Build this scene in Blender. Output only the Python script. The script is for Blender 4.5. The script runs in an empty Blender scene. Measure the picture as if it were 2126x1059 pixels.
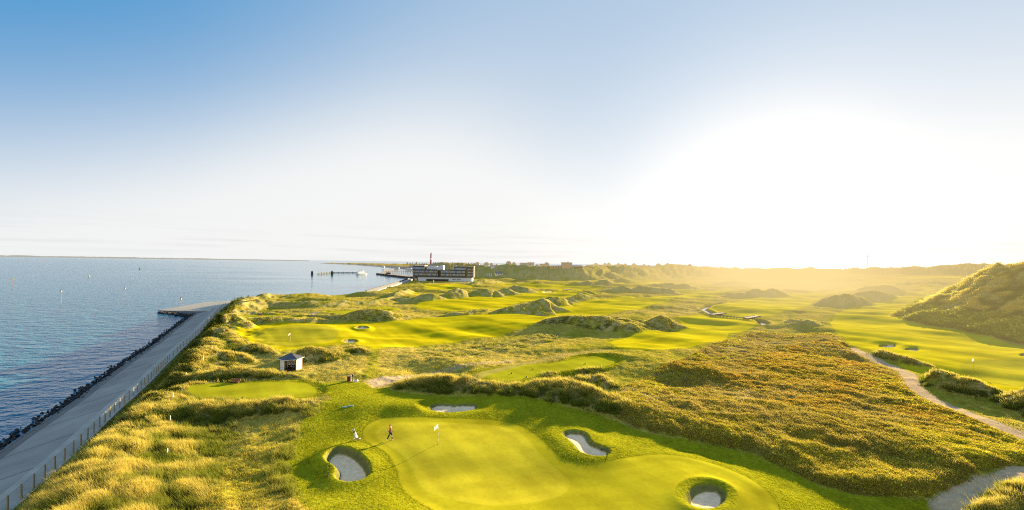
import bpy, bmesh, math, random
import numpy as np
from mathutils import Vector, Matrix

random.seed(7)
rng = np.random.default_rng(11)
PI = math.pi
sc = bpy.context.scene
COL = sc.collection

# ------------------------------------------------------------------ survey frame
# The place is laid out in metres. Camera hovers 20.4 m above the putting green (z = 0);
# site survey points were read off the photograph and are turned into ground positions here.
F, H0 = 850.0, 20.4
CX, CY = 1063.0, 545.8
RHO = math.atan(0.0145)
CR, SR = math.cos(RHO), math.sin(RHO)
SEA = -5.0

def uv(X, Y):
    dx, dy = X - CX, Y - CY
    return dx * CR + dy * SR, -dx * SR + dy * CR

def at(X, Y, z=0.0):
    u, v = uv(X, Y)
    v = max(v, 1.0)
    d = F * (H0 - z) / v
    return (u / F * d, d)

def atd(X, Y, d):
    """point on the sight line at depth d -> x, y, z"""
    u, v = uv(X, Y)
    return (u / F * d, d, H0 - v * d / F)

def W(poly, z=0.0):
    return np.array([at(a, b, z) for a, b in poly])

# ------------------------------------------------------------------ noise
def _h(ix, iy, s):
    h = (ix.astype(np.int64) * 374761393 + iy.astype(np.int64) * 668265263 + s * 974634733) & 0xFFFFFFFF
    h = ((h ^ (h >> 13)) * 1274126177) & 0xFFFFFFFF
    h = h ^ (h >> 16)
    return h.astype(np.float64) / 4294967295.0 * 2 - 1

def vn(x, y, s=0):
    ix, iy = np.floor(x), np.floor(y)
    fx, fy = x - ix, y - iy
    fx = fx * fx * fx * (fx * (fx * 6 - 15) + 10)
    fy = fy * fy * fy * (fy * (fy * 6 - 15) + 10)
    a = _h(ix, iy, s); b = _h(ix + 1, iy, s); c = _h(ix, iy + 1, s); d = _h(ix + 1, iy + 1, s)
    return (a * (1 - fx) + b * fx) * (1 - fy) + (c * (1 - fx) + d * fx) * fy

def fbm(x, y, o=3, s=0):
    t = np.zeros_like(x); a = 1.0; n = 0
    for k in range(o):
        t += a * vn(x * 2 ** k + 17.3 * k, y * 2 ** k - 9.1 * k, s + k); n += a; a *= 0.5
    return t / n

def sst(a, b, x):
    t = np.clip((x - a) / (b - a), 0, 1)
    return t * t * (3 - 2 * t)

# ------------------------------------------------------------------ 2-D distance helpers
def line_dist(x, y, P):
    """distance to polyline, fractional index along it"""
    best = np.full(x.shape, 1e9); idx = np.zeros(x.shape)
    for i in range(len(P) - 1):
        ax, ay = P[i][:2]; bx, by = P[i + 1][:2]
        dx, dy = bx - ax, by - ay
        L = dx * dx + dy * dy + 1e-9
        t = np.clip(((x - ax) * dx + (y - ay) * dy) / L, 0, 1)
        d = np.hypot(x - ax - t * dx, y - ay - t * dy)
        m = d < best
        best[m] = d[m]; idx[m] = i + t[m]
    return best, idx

def sd_poly(x, y, P, margin=4.0):
    out = np.full(x.shape, -float(margin))
    x0, y0 = P.min(0) - margin; x1, y1 = P.max(0) + margin
    m = (x > x0) & (x < x1) & (y > y0) & (y < y1)
    if not m.any():
        return out
    px, py = x[m], y[m]
    inside = np.zeros(px.shape, bool); best = np.full(px.shape, 1e9)
    n = len(P)
    for i in range(n):
        ax, ay = P[i]; bx, by = P[(i + 1) % n]
        dx, dy = bx - ax, by - ay
        t = np.clip(((px - ax) * dx + (py - ay) * dy) / (dx * dx + dy * dy + 1e-9), 0, 1)
        best = np.minimum(best, np.hypot(px - ax - t * dx, py - ay - t * dy))
        if abs(dy) > 1e-9:
            c = ((ay > py) != (by > py)) & (px < (bx - ax) * (py - ay) / (by - ay) + ax)
            inside ^= c
    out[m] = np.where(inside, best, -best)
    return out

def smooth_poly(P, n=2):
    for _ in range(n):
        Q = []
        for i in range(len(P)):
            a, b = P[i], P[(i + 1) % len(P)]
            Q += [a * .75 + b * .25, a * .25 + b * .75]
        P = np.array(Q)
    return P

# ------------------------------------------------------------------ survey data
FAIRWAYS = [
 [(484,690),(512,680),(549,676),(631,676),(683,674),(718,671),(767,670),(844,666),(866,661),(931,658),(1018,655),(1100,648),(1151,640),(1206,628),(1271,619),(1323,618),(1386,616),(1400,622),(1369,631),(1323,642),(1287,648),(1240,653),(1191,662),(1105,677),(1094,679),(1005,694),(931,702),(870,708),(802,716),(780,722),(735,712),(700,716),(660,720),(620,722),(585,728),(560,722),(525,712),(500,702)],
 [(858,635),(873,629),(921,625),(983,617),(1044,613),(1079,611),(1118,605),(1148,602),(1178,600),(1221,605),(1245,608),(1238,613),(1180,615),(1124,619),(1083,628),(1040,642),(968,645),(931,644),(877,641)],
 [(876,592),(910,590),(964,590),(994,597),(970,601),(931,604),(888,603)],
 [(845,612),(873,610),(901,611),(884,614),(856,616)],
 [(1018,587),(1061,586),(1100,590),(1126,593),(1160,592),(1200,592),(1240,597),(1255,598),(1230,601),(1180,600),(1130,599),(1080,594),(1040,591)],
 [(1275,589),(1342,585),(1385,584),(1350,591),(1290,592)],
 [(1060,572),(1110,577),(1170,583),(1230,585),(1160,587),(1100,582)],
 [(1340,574),(1420,577),(1480,577),(1400,580),(1330,579)],
 [(1350,618),(1410,613),(1400,604),(1512,600),(1560,605),(1497,613),(1478,618),(1427,619),(1380,623)],
 [(1405,655),(1455,650),(1480,655),(1544,661),(1578,664),(1582,672),(1549,681),(1512,688),(1508,702),(1474,713),(1436,722),(1380,730),(1330,730),(1282,726),(1262,712),(1301,700),(1342,690),(1424,678)],
 [(1466,642),(1482,631),(1512,628),(1559,620),(1600,615),(1680,608),(1740,603),(1783,596),(1846,589),(1863,592),(1800,600),(1760,606),(1720,614),(1690,624),(1680,634),(1643,645),(1596,653),(1544,656),(1500,652),(1480,648)],
 [(1723,668),(1745,646),(1775,635),(1835,622),(1887,608),(1928,603),(1950,607),(1905,627),(1923,638),(1928,655),(1972,674),(2010,693),(2051,697),(2090,706),(2140,716),(2200,730),(2260,760),(2260,850),(2126,815),(2081,812),(1990,790),(1935,770),(1906,775),(1884,769),(1850,745),(1800,730),(1767,722),(1756,712),(1731,686)],
 [(1903,600),(1915,596),(1944,596),(1930,601)],
 [(1840,578),(1900,575),(1990,575),(2000,578),(1910,579)],
 [(1560,603),(1620,600),(1700,598),(1760,598),(1700,602),(1620,604)],
]
TEES = [
 [(385,806),(410,800),(520,797),(635,796),(655,810),(662,820),(648,829),(540,832),(420,833),(396,826)],
 [(987,775),(1030,766),(1075,758),(1120,759),(1151,757),(1190,747),(1217,742),(1255,742),(1285,750),(1275,758),(1249,766),(1200,769),(1151,775),(1120,783),(1086,791),(1042,795),(1001,786)],
 [(492,658),(530,655),(571,654),(598,658),(631,662),(576,663),(508,663)],
 [(672,650),(713,646),(754,645),(727,653),(699,655)],
 [(759,640),(795,638),(827,640),(808,643),(770,643)],
]
APRON = [(753,890),(775,876),(807,868),(895,869),(1004,871),(1059,878),(1094,892),(1120,909),(1148,938),(1173,955),(1227,962),(1276,957),(1315,946),(1353,939),(1397,938),(1446,946),(1506,963),(1560,987),(1599,1017),(1620,1050),(1625,1090),(1500,1120),(1200,1120),(960,1100),(885,1062),(848,1035),(827,1002),(824,972),(802,939),(772,925),(752,912)]
PUTT = [(780,898),(794,885),(827,879),(922,879),(1004,882),(1059,890),(1091,906),(1112,934),(1135,956),(1165,977),(1184,997),(1181,1013),(1162,1029),(1080,1050),(1004,1054),(936,1043),(889,1024),(870,1007),(859,972),(835,945),(802,925),(783,912)]
PUTT2 = [(516,697),(545,686),(600,680),(660,678),(705,686),(700,700),(672,712),(620,718),(575,718),(540,710)]
PUTT3 = [(1985,765),(2000,752),(2050,746),(2126,748),(2220,760),(2220,800),(2126,805),(2040,792)]
ROUGH = [(582,975),(588,935),(612,895),(648,858),(672,842),(690,838),(672,822),(662,803),(700,797),(755,800),(775,812),(800,812),(820,818),(870,825),(1000,828),(1080,830),(1150,845),(1250,865),(1330,888),(1400,902),(1490,917),(1560,932),(1640,966),(1700,992),(1780,1012),(1860,1016),(1930,1022),(1990,1080),(1700,1190),(750,1190),(640,1075),(600,1015)]
ROUGH3 = [(762,718),(790,716),(788,735),(783,760),(790,785),(760,792),(740,790),(765,765)]
ROUGH2 = [(1884,769),(1909,747),(1873,732),(1835,735),(1890,760),(1900,775)]
HEATH = [(1252,858),(1275,820),(1300,795),(1380,768),(1440,738),(1500,706),(1560,688),(1640,698),(1725,692),(1768,727),(1850,768),(1878,790),(1896,818),(1975,853),(2060,888),(2126,914),(2200,945),(2180,962),(2050,977),(1950,1012),(1860,1013),(1780,1008),(1700,988),(1640,962),(1560,928),(1490,913),(1400,898),(1330,883)]
ORANGE = [
 [(1258,856),(1300,835),(1360,850),(1440,870),(1500,890),(1480,905),(1400,893),(1330,880)],
 [(1370,780),(1400,766),(1470,770),(1490,788),(1460,802),(1390,800)],
 [(1480,790),(1560,750),(1650,720),(1740,715),(1790,745),(1860,775),(1885,800),(1860,830),(1760,838),(1650,825),(1540,815)],
 [(1560,800),(1700,790),(1780,830),(1760,870),(1640,865),(1560,840)],
 [(1850,850),(1910,830),(1990,862),(2060,892),(2105,912),(2080,925),(1990,920),(1900,895)],
]
MARRAM = [
 [(850,722),(900,713),(980,708),(1050,703),(1120,688),(1170,690),(1160,703),(1100,716),(1030,728),(960,744),(900,742)],
 [(1200,770),(1250,768),(1275,795),(1262,825),(1225,838)],
 [(1380,640),(1440,622),(1460,645),(1420,652)],
 [(560,1000),(585,935),(640,865),(668,845),(660,862),(610,915),(592,980),(610,1059)],
]
PATHS = [
 [(1925,1020),(1990,1000),(2060,985),(2126,965),(2220,945),(2220,985),(2126,1008),(2060,1020),(2012,1040),(1992,1062),(1945,1048)],
 [(757,796),(790,787),(850,779),(868,783),(832,795),(802,803),(772,809)],
 [(632,658),(650,652),(670,650),(645,660)],
]
TRACK = W([(1770,726),(1800,741),(1850,761),(1880,773),(1888,785),(1893,800),(1912,817),(1950,836),(2000,856),(2060,879),(2126,905),(2230,948)])
TRACK2 = W([(960,800),(1000,778),(1100,752),(1180,737),(1250,729),(1330,731)])
TRACK3 = W([(845,779),(920,768),(985,760),(1060,748)])
BUNKERS = [
 ([(671,953),(676,944),(690,934),(704,930),(726,933),(747,944),(766,963),(772,980),(768,992),(747,1003),(720,1006),(701,1001),(691,991),(698,980),(693,969),(679,962)], 0.60, 0.32),
 ([(887,848),(900,840),(922,838),(944,841),(966,838),(988,839),(995,845),(988,852),(949,857),(922,858),(896,855)], 0.40, 0.03),
 ([(1163,904),(1173,897),(1195,895),(1216,900),(1224,909),(1229,921),(1244,927),(1263,933),(1271,941),(1263,949),(1238,951),(1211,945),(1195,936),(1189,926),(1178,915)], 0.38, 0.20),
 ([(1421,1030),(1428,1014),(1445,1004),(1467,1001),(1490,1004),(1506,1014),(1511,1030),(1503,1044),(1485,1052),(1467,1054),(1446,1051),(1428,1043)], 0.60, 0.26),
 ([(708,709),(716,705),(730,704),(741,706),(744,709),(735,712),(718,712)], 0.5, 0.15),
 ([(735,680),(745,677),(760,677),(768,680),(758,682),(742,682)], 0.5, 0.15),
 ([(1820,720),(1830,717),(1852,716),(1864,719),(1856,723),(1832,723)], 0.5, 0.12),
 ([(1871,728),(1882,724),(1902,723),(1912,727),(1902,731),(1882,731)], 0.5, 0.12),
 ([(2112,738),(2125,734),(2150,734),(2165,738),(2150,742),(2125,742)], 0.5, 0.12),
 ([(1124,606),(1133,604),(1146,604),(1151,606),(1144,608),(1130,608)], 1.0, 0.3),
]
DITCH = [W([(1500,628),(1470,633),(1459,640),(1472,645),(1482,651),(1500,655),(1540,659),(1578,663),(1586,668),(1582,673)]),
         W([(1178,601),(1205,602),(1222,606),(1232,610),(1250,612)]),
         W([(1325,620),(1345,616),(1385,614),(1412,612)])]

# dunes: (crest column, crest row, front-foot row)
DUNES = [
 (.45,[(805,806,818),(854,784,822),(895,775,824),(930,773,826),(963,778,828),(1004,792,829),(1059,801,830),(1085,799,831),(1113,792,836),(1148,787,844),(1180,793,850),(1215,802,856),(1250,818,862)]),
 (.4,[(1150,772,790),(1200,770,792),(1250,775,800),(1270,790,808)]),
 (.5,[(355,775,800),(370,770,797),(415,768,796),(468,762,795),(503,758,794),(536,760,793),(559,760,792),(582,767,791),(604,777,791),(625,784,791)]),
 (.5,[(385,846,870),(437,838,884),(464,838,886),(497,840,882),(546,835,878),(585,835,874),(622,837,868),(655,837,854),(672,841,848)]),
 (.5,[(604,736,750),(625,722,754),(642,716,754),(660,718,753),(682,723,752),(700,724,748),(715,719,740),(735,716,736),(755,722,736)]),
 (.5,[(470,692,715),(485,700,718),(506,712,732),(536,713,735),(551,717,738),(567,727,738)]),
 (.5,[(400,735,770),(440,722,756),(470,726,752),(500,734,752)]),
 (.5,[(440,668,690),(455,661,690),(476,658,686),(499,665,686),(510,674,688)]),
 (.5,[(512,670,684),(535,664,682),(590,662,677),(625,665,676),(658,661,674),(680,668,673)]),
 (.5,[(640,656,661),(672,654,664),(710,655,668),(729,650,670),(754,644,671),(781,643,670),(808,646,668),(836,652,663)]),
 (.35,[(470,640,652),(503,629,648),(546,622,641),(582,624,640),(609,625,641),(658,624,641),(686,625,640),(727,624,636),(767,624,633),(795,620,629),(822,612,621),(850,600,608)]),
 (.45,[(460,648,660),(500,643,656),(530,643,655),(570,650,656)]),
 (.5,[(806,619,625),(834,616,626),(858,618,627),(873,614,628),(899,612,628),(914,617,627),(925,622,625)]),
 (.5,[(908,614,621),(931,605,622),(953,599,620),(966,602,618),(980,611,617)]),
 (.5,[(975,605,617),(996,600,617),(1012,598,617),(1027,602,616),(1042,611,616)]),
 (.5,[(1030,605,615),(1048,599,614),(1064,604,614),(1079,610,613)]),
 (.5,[(1058,598,606),(1070,594,609),(1090,596,610),(1105,600,609),(1118,605,608)]),
 (.45,[(1025,650,655),(1072,630,654),(1105,621,653),(1126,616,651),(1140,621,648),(1158,634,646)]),
 (.45,[(1138,617,630),(1157,614,638),(1174,621,634),(1195,628,633)]),
 (.45,[(1168,618,628),(1185,616,628),(1204,611,626),(1226,617,624),(1262,619,621)]),
 (.5,[(912,654,657),(942,648,657),(968,650,656),(996,643,652),(1020,644,650)]),
 (.45,[(1108,676,679),(1151,664,680),(1178,660,682),(1214,663,687),(1252,661,691),(1287,671,695),(1320,679,693),(1345,684,689)]),
 (.45,[(1195,659,664),(1211,652,666),(1240,655,668),(1262,655,672),(1279,650,676),(1309,656,680),(1340,668,684)]),
 (.45,[(1335,666,680),(1356,655,682),(1372,648,683),(1388,655,681),(1412,670,678)]),
 (.45,[(1178,591,593),(1203,585,594),(1222,581,595),(1235,585,595),(1253,581,595),(1270,588,594),(1282,593,594)]),
 (.45,[(1268,582,585),(1288,579,587),(1312,581,588),(1340,583,588),(1360,585,588)]),
 (.45,[(1253,602,606),(1280,596,607),(1293,593,607),(1310,599,608),(1330,592,609),(1350,596,610),(1370,596,610),(1397,601,611),(1413,607,611)]),
 (.45,[(1352,592,597),(1383,586,600),(1402,589,601),(1424,586,602),(1451,592,602),(1492,599,602)]),
 (.45,[(1493,614,616),(1521,608,618),(1549,606,618),(1572,601,618),(1590,605,617),(1608,600,617),(1628,608,616),(1642,614,615)]),
 (.45,[(1680,632,634),(1700,624,635),(1730,614,636),(1757,608,635),(1780,615,633),(1800,624,630)]),
 (.45,[(1768,609,624),(1790,606,624),(1815,606,623),(1840,608,621),(1854,613,618)]),
 (.45,[(1780,604,608),(1808,596,609),(1841,595,609),(1868,600,608),(1890,604,607)]),
 (.4,[(1735,595,599),(1756,589,599),(1781,596,599)]),
 (.4,[(1862,590,594),(1895,585,594),(1920,583,594),(1955,583,592),(1990,585,592)]),
 (.4,[(1910,579,583),(1930,577,583),(1960,580,584)]),
 (.4,[(1480,590,594),(1530,584,594),(1580,588,595),(1640,590,596),(1690,588,594)]),
 (.4,[(1520,578,583),(1580,576,584),(1640,577,585),(1720,578,585),(1790,577,584)]),
 (.28,[(990,560,572),(1020,552,576),(1059,549,578),(1100,551,580),(1141,554,582),(1172,556,583),(1209,556,583),(1237,555,582),(1294,552,581),(1320,554,580),(1350,556,579),(1369,553,578),(1392,551,577),(1409,548.5,577),(1426,552,576),(1450,556,575),(1500,558,573)]),
 (.2,[(1180,553,562),(1240,551,562),(1320,551.5,562),(1400,552.5,562),(1500,555,562)]),
 (.25,[(1500,556,566),(1560,556.5,568),(1620,557,569),(1680,557,570),(1743,557,570),(1806,556.5,571),(1858,557,571),(1880,554,572),(1900,553,572),(1921,557,572),(1942,554,573),(1955,550,573),(1974,551,573),(1995,548,573),(2016,546.5,573),(2032,549,573),(2048,547.5,573),(2080,551,574),(2150,553,575),(2300,556,578)]),
 (.6,[(1900,631,640),(1935,617,652),(1985,594,672),(2030,571,690),(2066,552.5,702),(2104,551,712),(2126,550,717),(2200,550,735),(2320,560,765)]),
 (.5,[(1905,781,797),(1924,771,808),(1939,769,814),(1962,777,820),(1987,786,826),(2006,787,830),(2024,790,832),(2047,800,832),(2072,811,828)]),
 (.5,[(2082,820,838),(2104,812,856),(2126,808,870),(2170,806,890),(2220,812,900)]),
 (.4,[(1785,731,736),(1807,733,742),(1830,732,749),(1852,737,755),(1877,741,761),(1896,746,763)]),
 (.45,[(1632,662,671),(1647,657,671),(1662,662,672)]),
 (.45,[(1652,672,680),(1673,664,682),(1696,668,681),(1718,676,679)]),
 (.45,[(1665,660,666),(1690,662,668),(1712,668,672)]),
 (.5,[(2000,1044,1064),(2060,1022,1072),(2126,1003,1072),(2220,985,1072)]),
 (.45,[(870,587,590),(900,586.5,590),(930,587.5,590),(960,586,590),(985,583,588)]),
 (.4,[(985,585,592),(1010,580,590),(1050,582,587),(1080,583,587)]),
 (.15,[(690,545.5,548.5),(735,544,551),(762,542,553),(790,544,555),(828,542,557),(860,545,559),(880,546,560),(920,546.5,562),(960,547.5,563),(1000,550,564)]),
]
FAR = 38
def dune_rows():
    out = []
    for s, pts in DUNES:
        P = []
        for X, Yc, Yf in pts:
            uf, vf = uv(X, Yf); uc, vc = uv(X, Yc)
            w = F * H0 * (1 - vc / vf) / (vc + F * s)
            d = F * H0 / vf + w
            P.append((uc / F * d, d, s * w, w))
        P = np.array(P); k = len(out)
        P[:, 2] = np.maximum(P[:, 2] - .38 * np.clip(1.2 - P[:, 1] / 190, .34, 1), .3 * P[:, 2])
        if k < 37 or 41 <= k <= 49:
            a, b = P[0], P[-1]
            da = (P[0] - P[1])[:2]; da = da / (np.hypot(*da) + 1e-6); db = (P[-1] - P[-2])[:2]; db = db / (np.hypot(*db) + 1e-6)
            ea = np.r_[a[:2] + da * 1.5 * a[3], .04 * a[2], .55 * a[3]]; eb = np.r_[b[:2] + db * 1.5 * b[3], .04 * b[2], .55 * b[3]]
            P = np.vstack([ea, P, eb])
        out.append(P)
    return out
DR = dune_rows()

# ------------------------------------------------------------------ coast
FENCE_PX = [(-120,1190),(-60,1130),(18.5,1059),(55,1027),(113,975),(158,935),(196,898),(240,854),(276,823),(312,790),(340,760),(360,741),(385,716),(415,690),(431,670),(446,655),(462,637),(485,629),(522,624.5)]
FENCE = W(FENCE_PX, -2.0)
F_TOP = len(FENCE) - 3
COAST = [tuple(p) for p in FENCE] + [(-125, 240), (-93, 262), (-101, 340), (-117, 470), (-95, 482), (-95, 560), (-150, 800), at(850,560,SEA), at(800,555.5,SEA), at(760,552.2,SEA), at(720,549.5,SEA), at(690,548,SEA), at(655,547,SEA)]
LAND = np.array(COAST + [(-1250, 3350), (-300, 2900), (600, 2500), (2200, 2300), (4200, 1900), (5000, 300), (3000, -300), (20, -120), (8, -60)])

# ------------------------------------------------------------------ height field
FW = [W(p) for p in FAIRWAYS]
TE = [smooth_poly(W(p), 1) for p in TEES]
APW, PUW, RO, RO2, HE = smooth_poly(W(APRON), 1), smooth_poly(W(PUTT)), W(ROUGH), W(ROUGH2), W(HEATH)
RO3 = W(ROUGH3)
PU2, PU3 = smooth_poly(W(PUTT2)), smooth_poly(W(PUTT3))
ORW = [W(p) for p in ORANGE]
MAW = [W(p) for p in MARRAM]
PAW = [W(p) for p in PATHS]
BK = [(smooth_poly(W(p)), d, l) for p, d, l in BUNKERS]
HILL = 40

def dune_h(x, y):
    z = np.zeros(x.shape)
    far = np.zeros(x.shape)
    wx = x + 1.1 * fbm(x / 6, y / 6, 3, 40); wy = y + 1.1 * fbm(x / 6, y / 6, 3, 50)
    for k, P in enumerate(DR):
        wm = P[:, 3].max() * 1.15 + 2
        m = (x > P[:, 0].min() - wm) & (x < P[:, 0].max() + wm) & (y > P[:, 1].min() - wm) & (y < P[:, 1].max() + wm)
        if not m.any():
            continue
        d, i = line_dist(wx[m], wy[m], P)
        ii = np.arange(len(P))
        h = np.interp(i, ii, P[:, 2]); w = np.maximum(np.interp(i, ii, P[:, 3]), .6)
        t = np.clip(d / w, 0, 1.0)
        pr = 0.35 * (0.5 + 0.5 * np.cos(PI * t)) + 0.65 * (1 - t) ** 1.12
        sc_ = np.clip(np.mean(P[:, 3]) * .75, 1.6, 14); rel = .75 - 2.0 * np.abs(fbm(x[m] / sc_, y[m] / sc_, 3, 60 + k))
        if k == HILL: pr = (1 - t) ** 1.6
        hh = h * pr * (1 + 0.42 * rel * (t * 1.6).clip(0.10, 1))
        z[m] = np.maximum(z[m], hh)
    return z

def coast_d(x, y):
    return sd_poly(x, y, LAND, 60.0)

def height(x, y, parts=False):
    x = np.asarray(x, float); y = np.asarray(y, float)
    D = coast_d(x, y)
    dn = dune_h(x, y)
    # mown swells
    und = 0.85 * fbm(x / 24 + .25 * y / 24, y / 9.5 - .10 * x / 9.5, 2, 3) + 1.1 * fbm(x / 48, y / 28, 2, 5) + .10 * fbm(x / 5, y / 4, 2, 6)
    far = sst(150, 420, y)
    big = sst(6, 14, dn); dn = dn * (1 + .0 * big) + big * (1.1 * (.4 - 2 * np.abs(fbm(x / 9 + y / 30, y / 9, 3, 77))) + .5 * fbm(x / 3, y / 3, 2, 78))
    und = und * (0.55 + .9 * far) * (1 - .5 * sst(-1, 3, sd_poly(x, y, HE, 8)))
    pg = sst(-3, 1, sd_poly(x, y, APW, 6))
    su = x * .645 + y * .764; pe = x * .764 - y * .645
    und = und + 1.5 * fbm(su / 17, pe / 46, 2, 33) * (1 - .55 * pg)
    und = und * (1 - .40 * pg)
    z = und
    # wild ground hummocks
    mown = np.zeros(x.shape)
    for P in FW + TE:
        mown = np.maximum(mown, sst(-1.5, .5, sd_poly(x, y, P)))
    mown = np.maximum(mown, sst(-.5, .2, sd_poly(x, y, RO)))
    he = sst(-.2, 1.2, sd_poly(x, y, HE))
    wild = 1 - mown
    hum = fbm(x / 3.1, y / 3.1, 3, 8)
    z = z + wild * (0.26 * hum + .1 * fbm(x / .9, y / .9, 2, 12))
    ridged = 1 - np.abs(fbm(x / 9 + y / 30, y / 5.0, 3, 9)) * 2
    z = z + he * (0.32 + 0.26 * (1 - 2 * np.abs(fbm(x / 7, y / 7, 3, 13))) + .18 * fbm(x / 2, y / 2, 2, 14))
    # far wild land rolls more
    hz_ = sst(-135, -125, x) * (1 - sst(-45, -30, x)) * sst(360, 385, y) * (1 - sst(470, 490, y))
    z = z * (1 - hz_) + wild * far * (1 - hz_) * (1.3 * fbm(x / 28, y / 28, 4, 20) + .5) - .6 * hz_
    z = z + sst(600, 1100, y) * (2.5 * fbm(x / 120, y / 120, 4, 30) + 1.0)
    # coastal dune belt
    fd, fi = line_dist(x, y, FENCE)
    near = (y < 235) & (D > 0)
    al = fbm(x / 11, y / 11, 2, 70)
    lumps = .55 * (.62 - 2.2 * np.abs(fbm(x / 6.5, y / 6.5, 3, 71))) + .35 * fbm(x / 2.6, y / 2.6, 2, 72)
    amp = 0.75 + 0.9 * sst(60, 100, y)
    belt = amp * np.exp(-((fd - 7.5) / 4.6) ** 2) * (.8 + .9 * al) + 1.25 * lumps * np.exp(-((fd - 8) / 8) ** 2) * sst(1.2, 4, fd)
    z = z + np.where(near, belt, 0)
    z = np.maximum(z, 0) * 0 + z
    # tees are flat benches
    for k, P in enumerate(TE):
        s = sd_poly(x, y, P)
        z = np.where(s > -1.6, z + (0.28 - z) * sst(-1.6, -.3, s), z)
    z = z + dn * (1 + 0)
    # bunkers
    for P, dep, lip in BK:
        s = sd_poly(x, y, P, 6)
        m = s > -5.9
        lipz = lip * np.exp(-(np.minimum(s[m], 0) / 1.5) ** 2) * (s[m] < 0) + lip * (s[m] >= 0)
        z[m] = z[m] * (1 - sst(-2, 0, s[m])) + z[m] * 0.25 * sst(-2, 0, s[m]) + lipz
        if dep == .60 and lip == .26: z[m] -= .30 * sst(-1.0, .1, s[m])
        z[m] = z[m] - (dep + lip - (.14 if dep == .60 and lip == .26 else 0)) * sst(-.10, .62, s[m]) + .12 * sst(2.2, .3, s[m]) * (s[m] > .3)
    for P in DITCH:
        m = (x > P[:, 0].min() - 6) & (x < P[:, 0].max() + 6) & (y > P[:, 1].min() - 6) & (y < P[:, 1].max() + 6)
        if m.any():
            d, _ = line_dist(x[m], y[m], P)
            z[m] = z[m] * sst(2.0, 5.0, d) - 1.25 * (1 - sst(.8, 2.6, d))
    # gravel tracks are level
    for P, w in ((TRACK, 1.5), (TRACK2, 1.1)):
        d, _ = line_dist(x, y, P)
        k = 1 - sst(w, w + 1.6, d)
        z = z * (1 - k) + (0.02 + .3 * z) * k
    # shore
    zs = np.where(D < 0, -2.35 + 0.75 * D, -2.3 + (2.3) * sst(0.2, 5.5, D))
    shore = 1 - sst(0.0, 6.0, D)
    z = np.where(D < 0, zs, z * sst(0.3, 5.0, D) - 2.3 * (1 - sst(0.2, 5.5, D)))
    bch = (y > 600) & (x < 0)
    z = np.where(bch & (D > 0), z * sst(5, 60, D) - (5.2) * (1 - sst(0, 55, D)), z)
    z = np.where(bch & (D <= 0), -5.3 + .05 * D, z)
    z = np.maximum(z, -9.0)
    if parts:
        return z, dn, D, fd
    return z

def zq(x, y):
    return float(height(np.array([x]), np.array([y]))[0])

def hit(X, Y, dmin=24.0, dmax=3000.0, n=2600):
    """where the sight line through survey point (X, Y) meets the ground"""
    u, v = uv(X, Y)
    d = np.geomspace(dmin, dmax, n)
    zr = H0 - v * d / F
    zz = height(u / F * d, d)
    b = np.nonzero(zr <= zz)[0]
    k = b[0] if len(b) else n - 1
    a = max(k - 1, 0)
    dd = np.linspace(d[a], d[k], 12)
    z2 = height(u / F * dd, dd)
    b = np.nonzero(H0 - v * dd / F <= z2)[0]
    j = b[0] if len(b) else 11
    return (u / F * dd[j], dd[j], float(z2[j]))

# ------------------------------------------------------------------ painted haze and sun glare by distance from the origin, warm toward the low sun
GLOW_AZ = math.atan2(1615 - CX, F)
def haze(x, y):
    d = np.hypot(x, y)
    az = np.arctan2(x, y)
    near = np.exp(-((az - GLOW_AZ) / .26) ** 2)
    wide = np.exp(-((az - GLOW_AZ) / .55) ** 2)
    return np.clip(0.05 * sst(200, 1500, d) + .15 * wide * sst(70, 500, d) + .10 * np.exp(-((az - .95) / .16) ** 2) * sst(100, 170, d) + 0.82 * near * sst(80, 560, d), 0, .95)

# ------------------------------------------------------------------ ground colours
C = dict(fair=(.47,.40,.008), green=(.39,.345,.020), apron=(.335,.305,.013), tee=(.34,.33,.014), rough=(.26,.255,.010), dry=(.42,.32,.055), olive=(.29,.26,.026), tan=(.42,.32,.12),
         heath=(.28,.195,.05), grey=(.36,.29,.15), dune=(.42,.35,.12), sand=(.95,.68,.43), path=(.52,.38,.23), mud=(.17,.16,.05), brown=(.17,.12,.05))
C = {k: np.array(v) for k, v in C.items()}

def lerp(a, b, t):
    return a + (b - a) * t[:, None]

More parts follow.
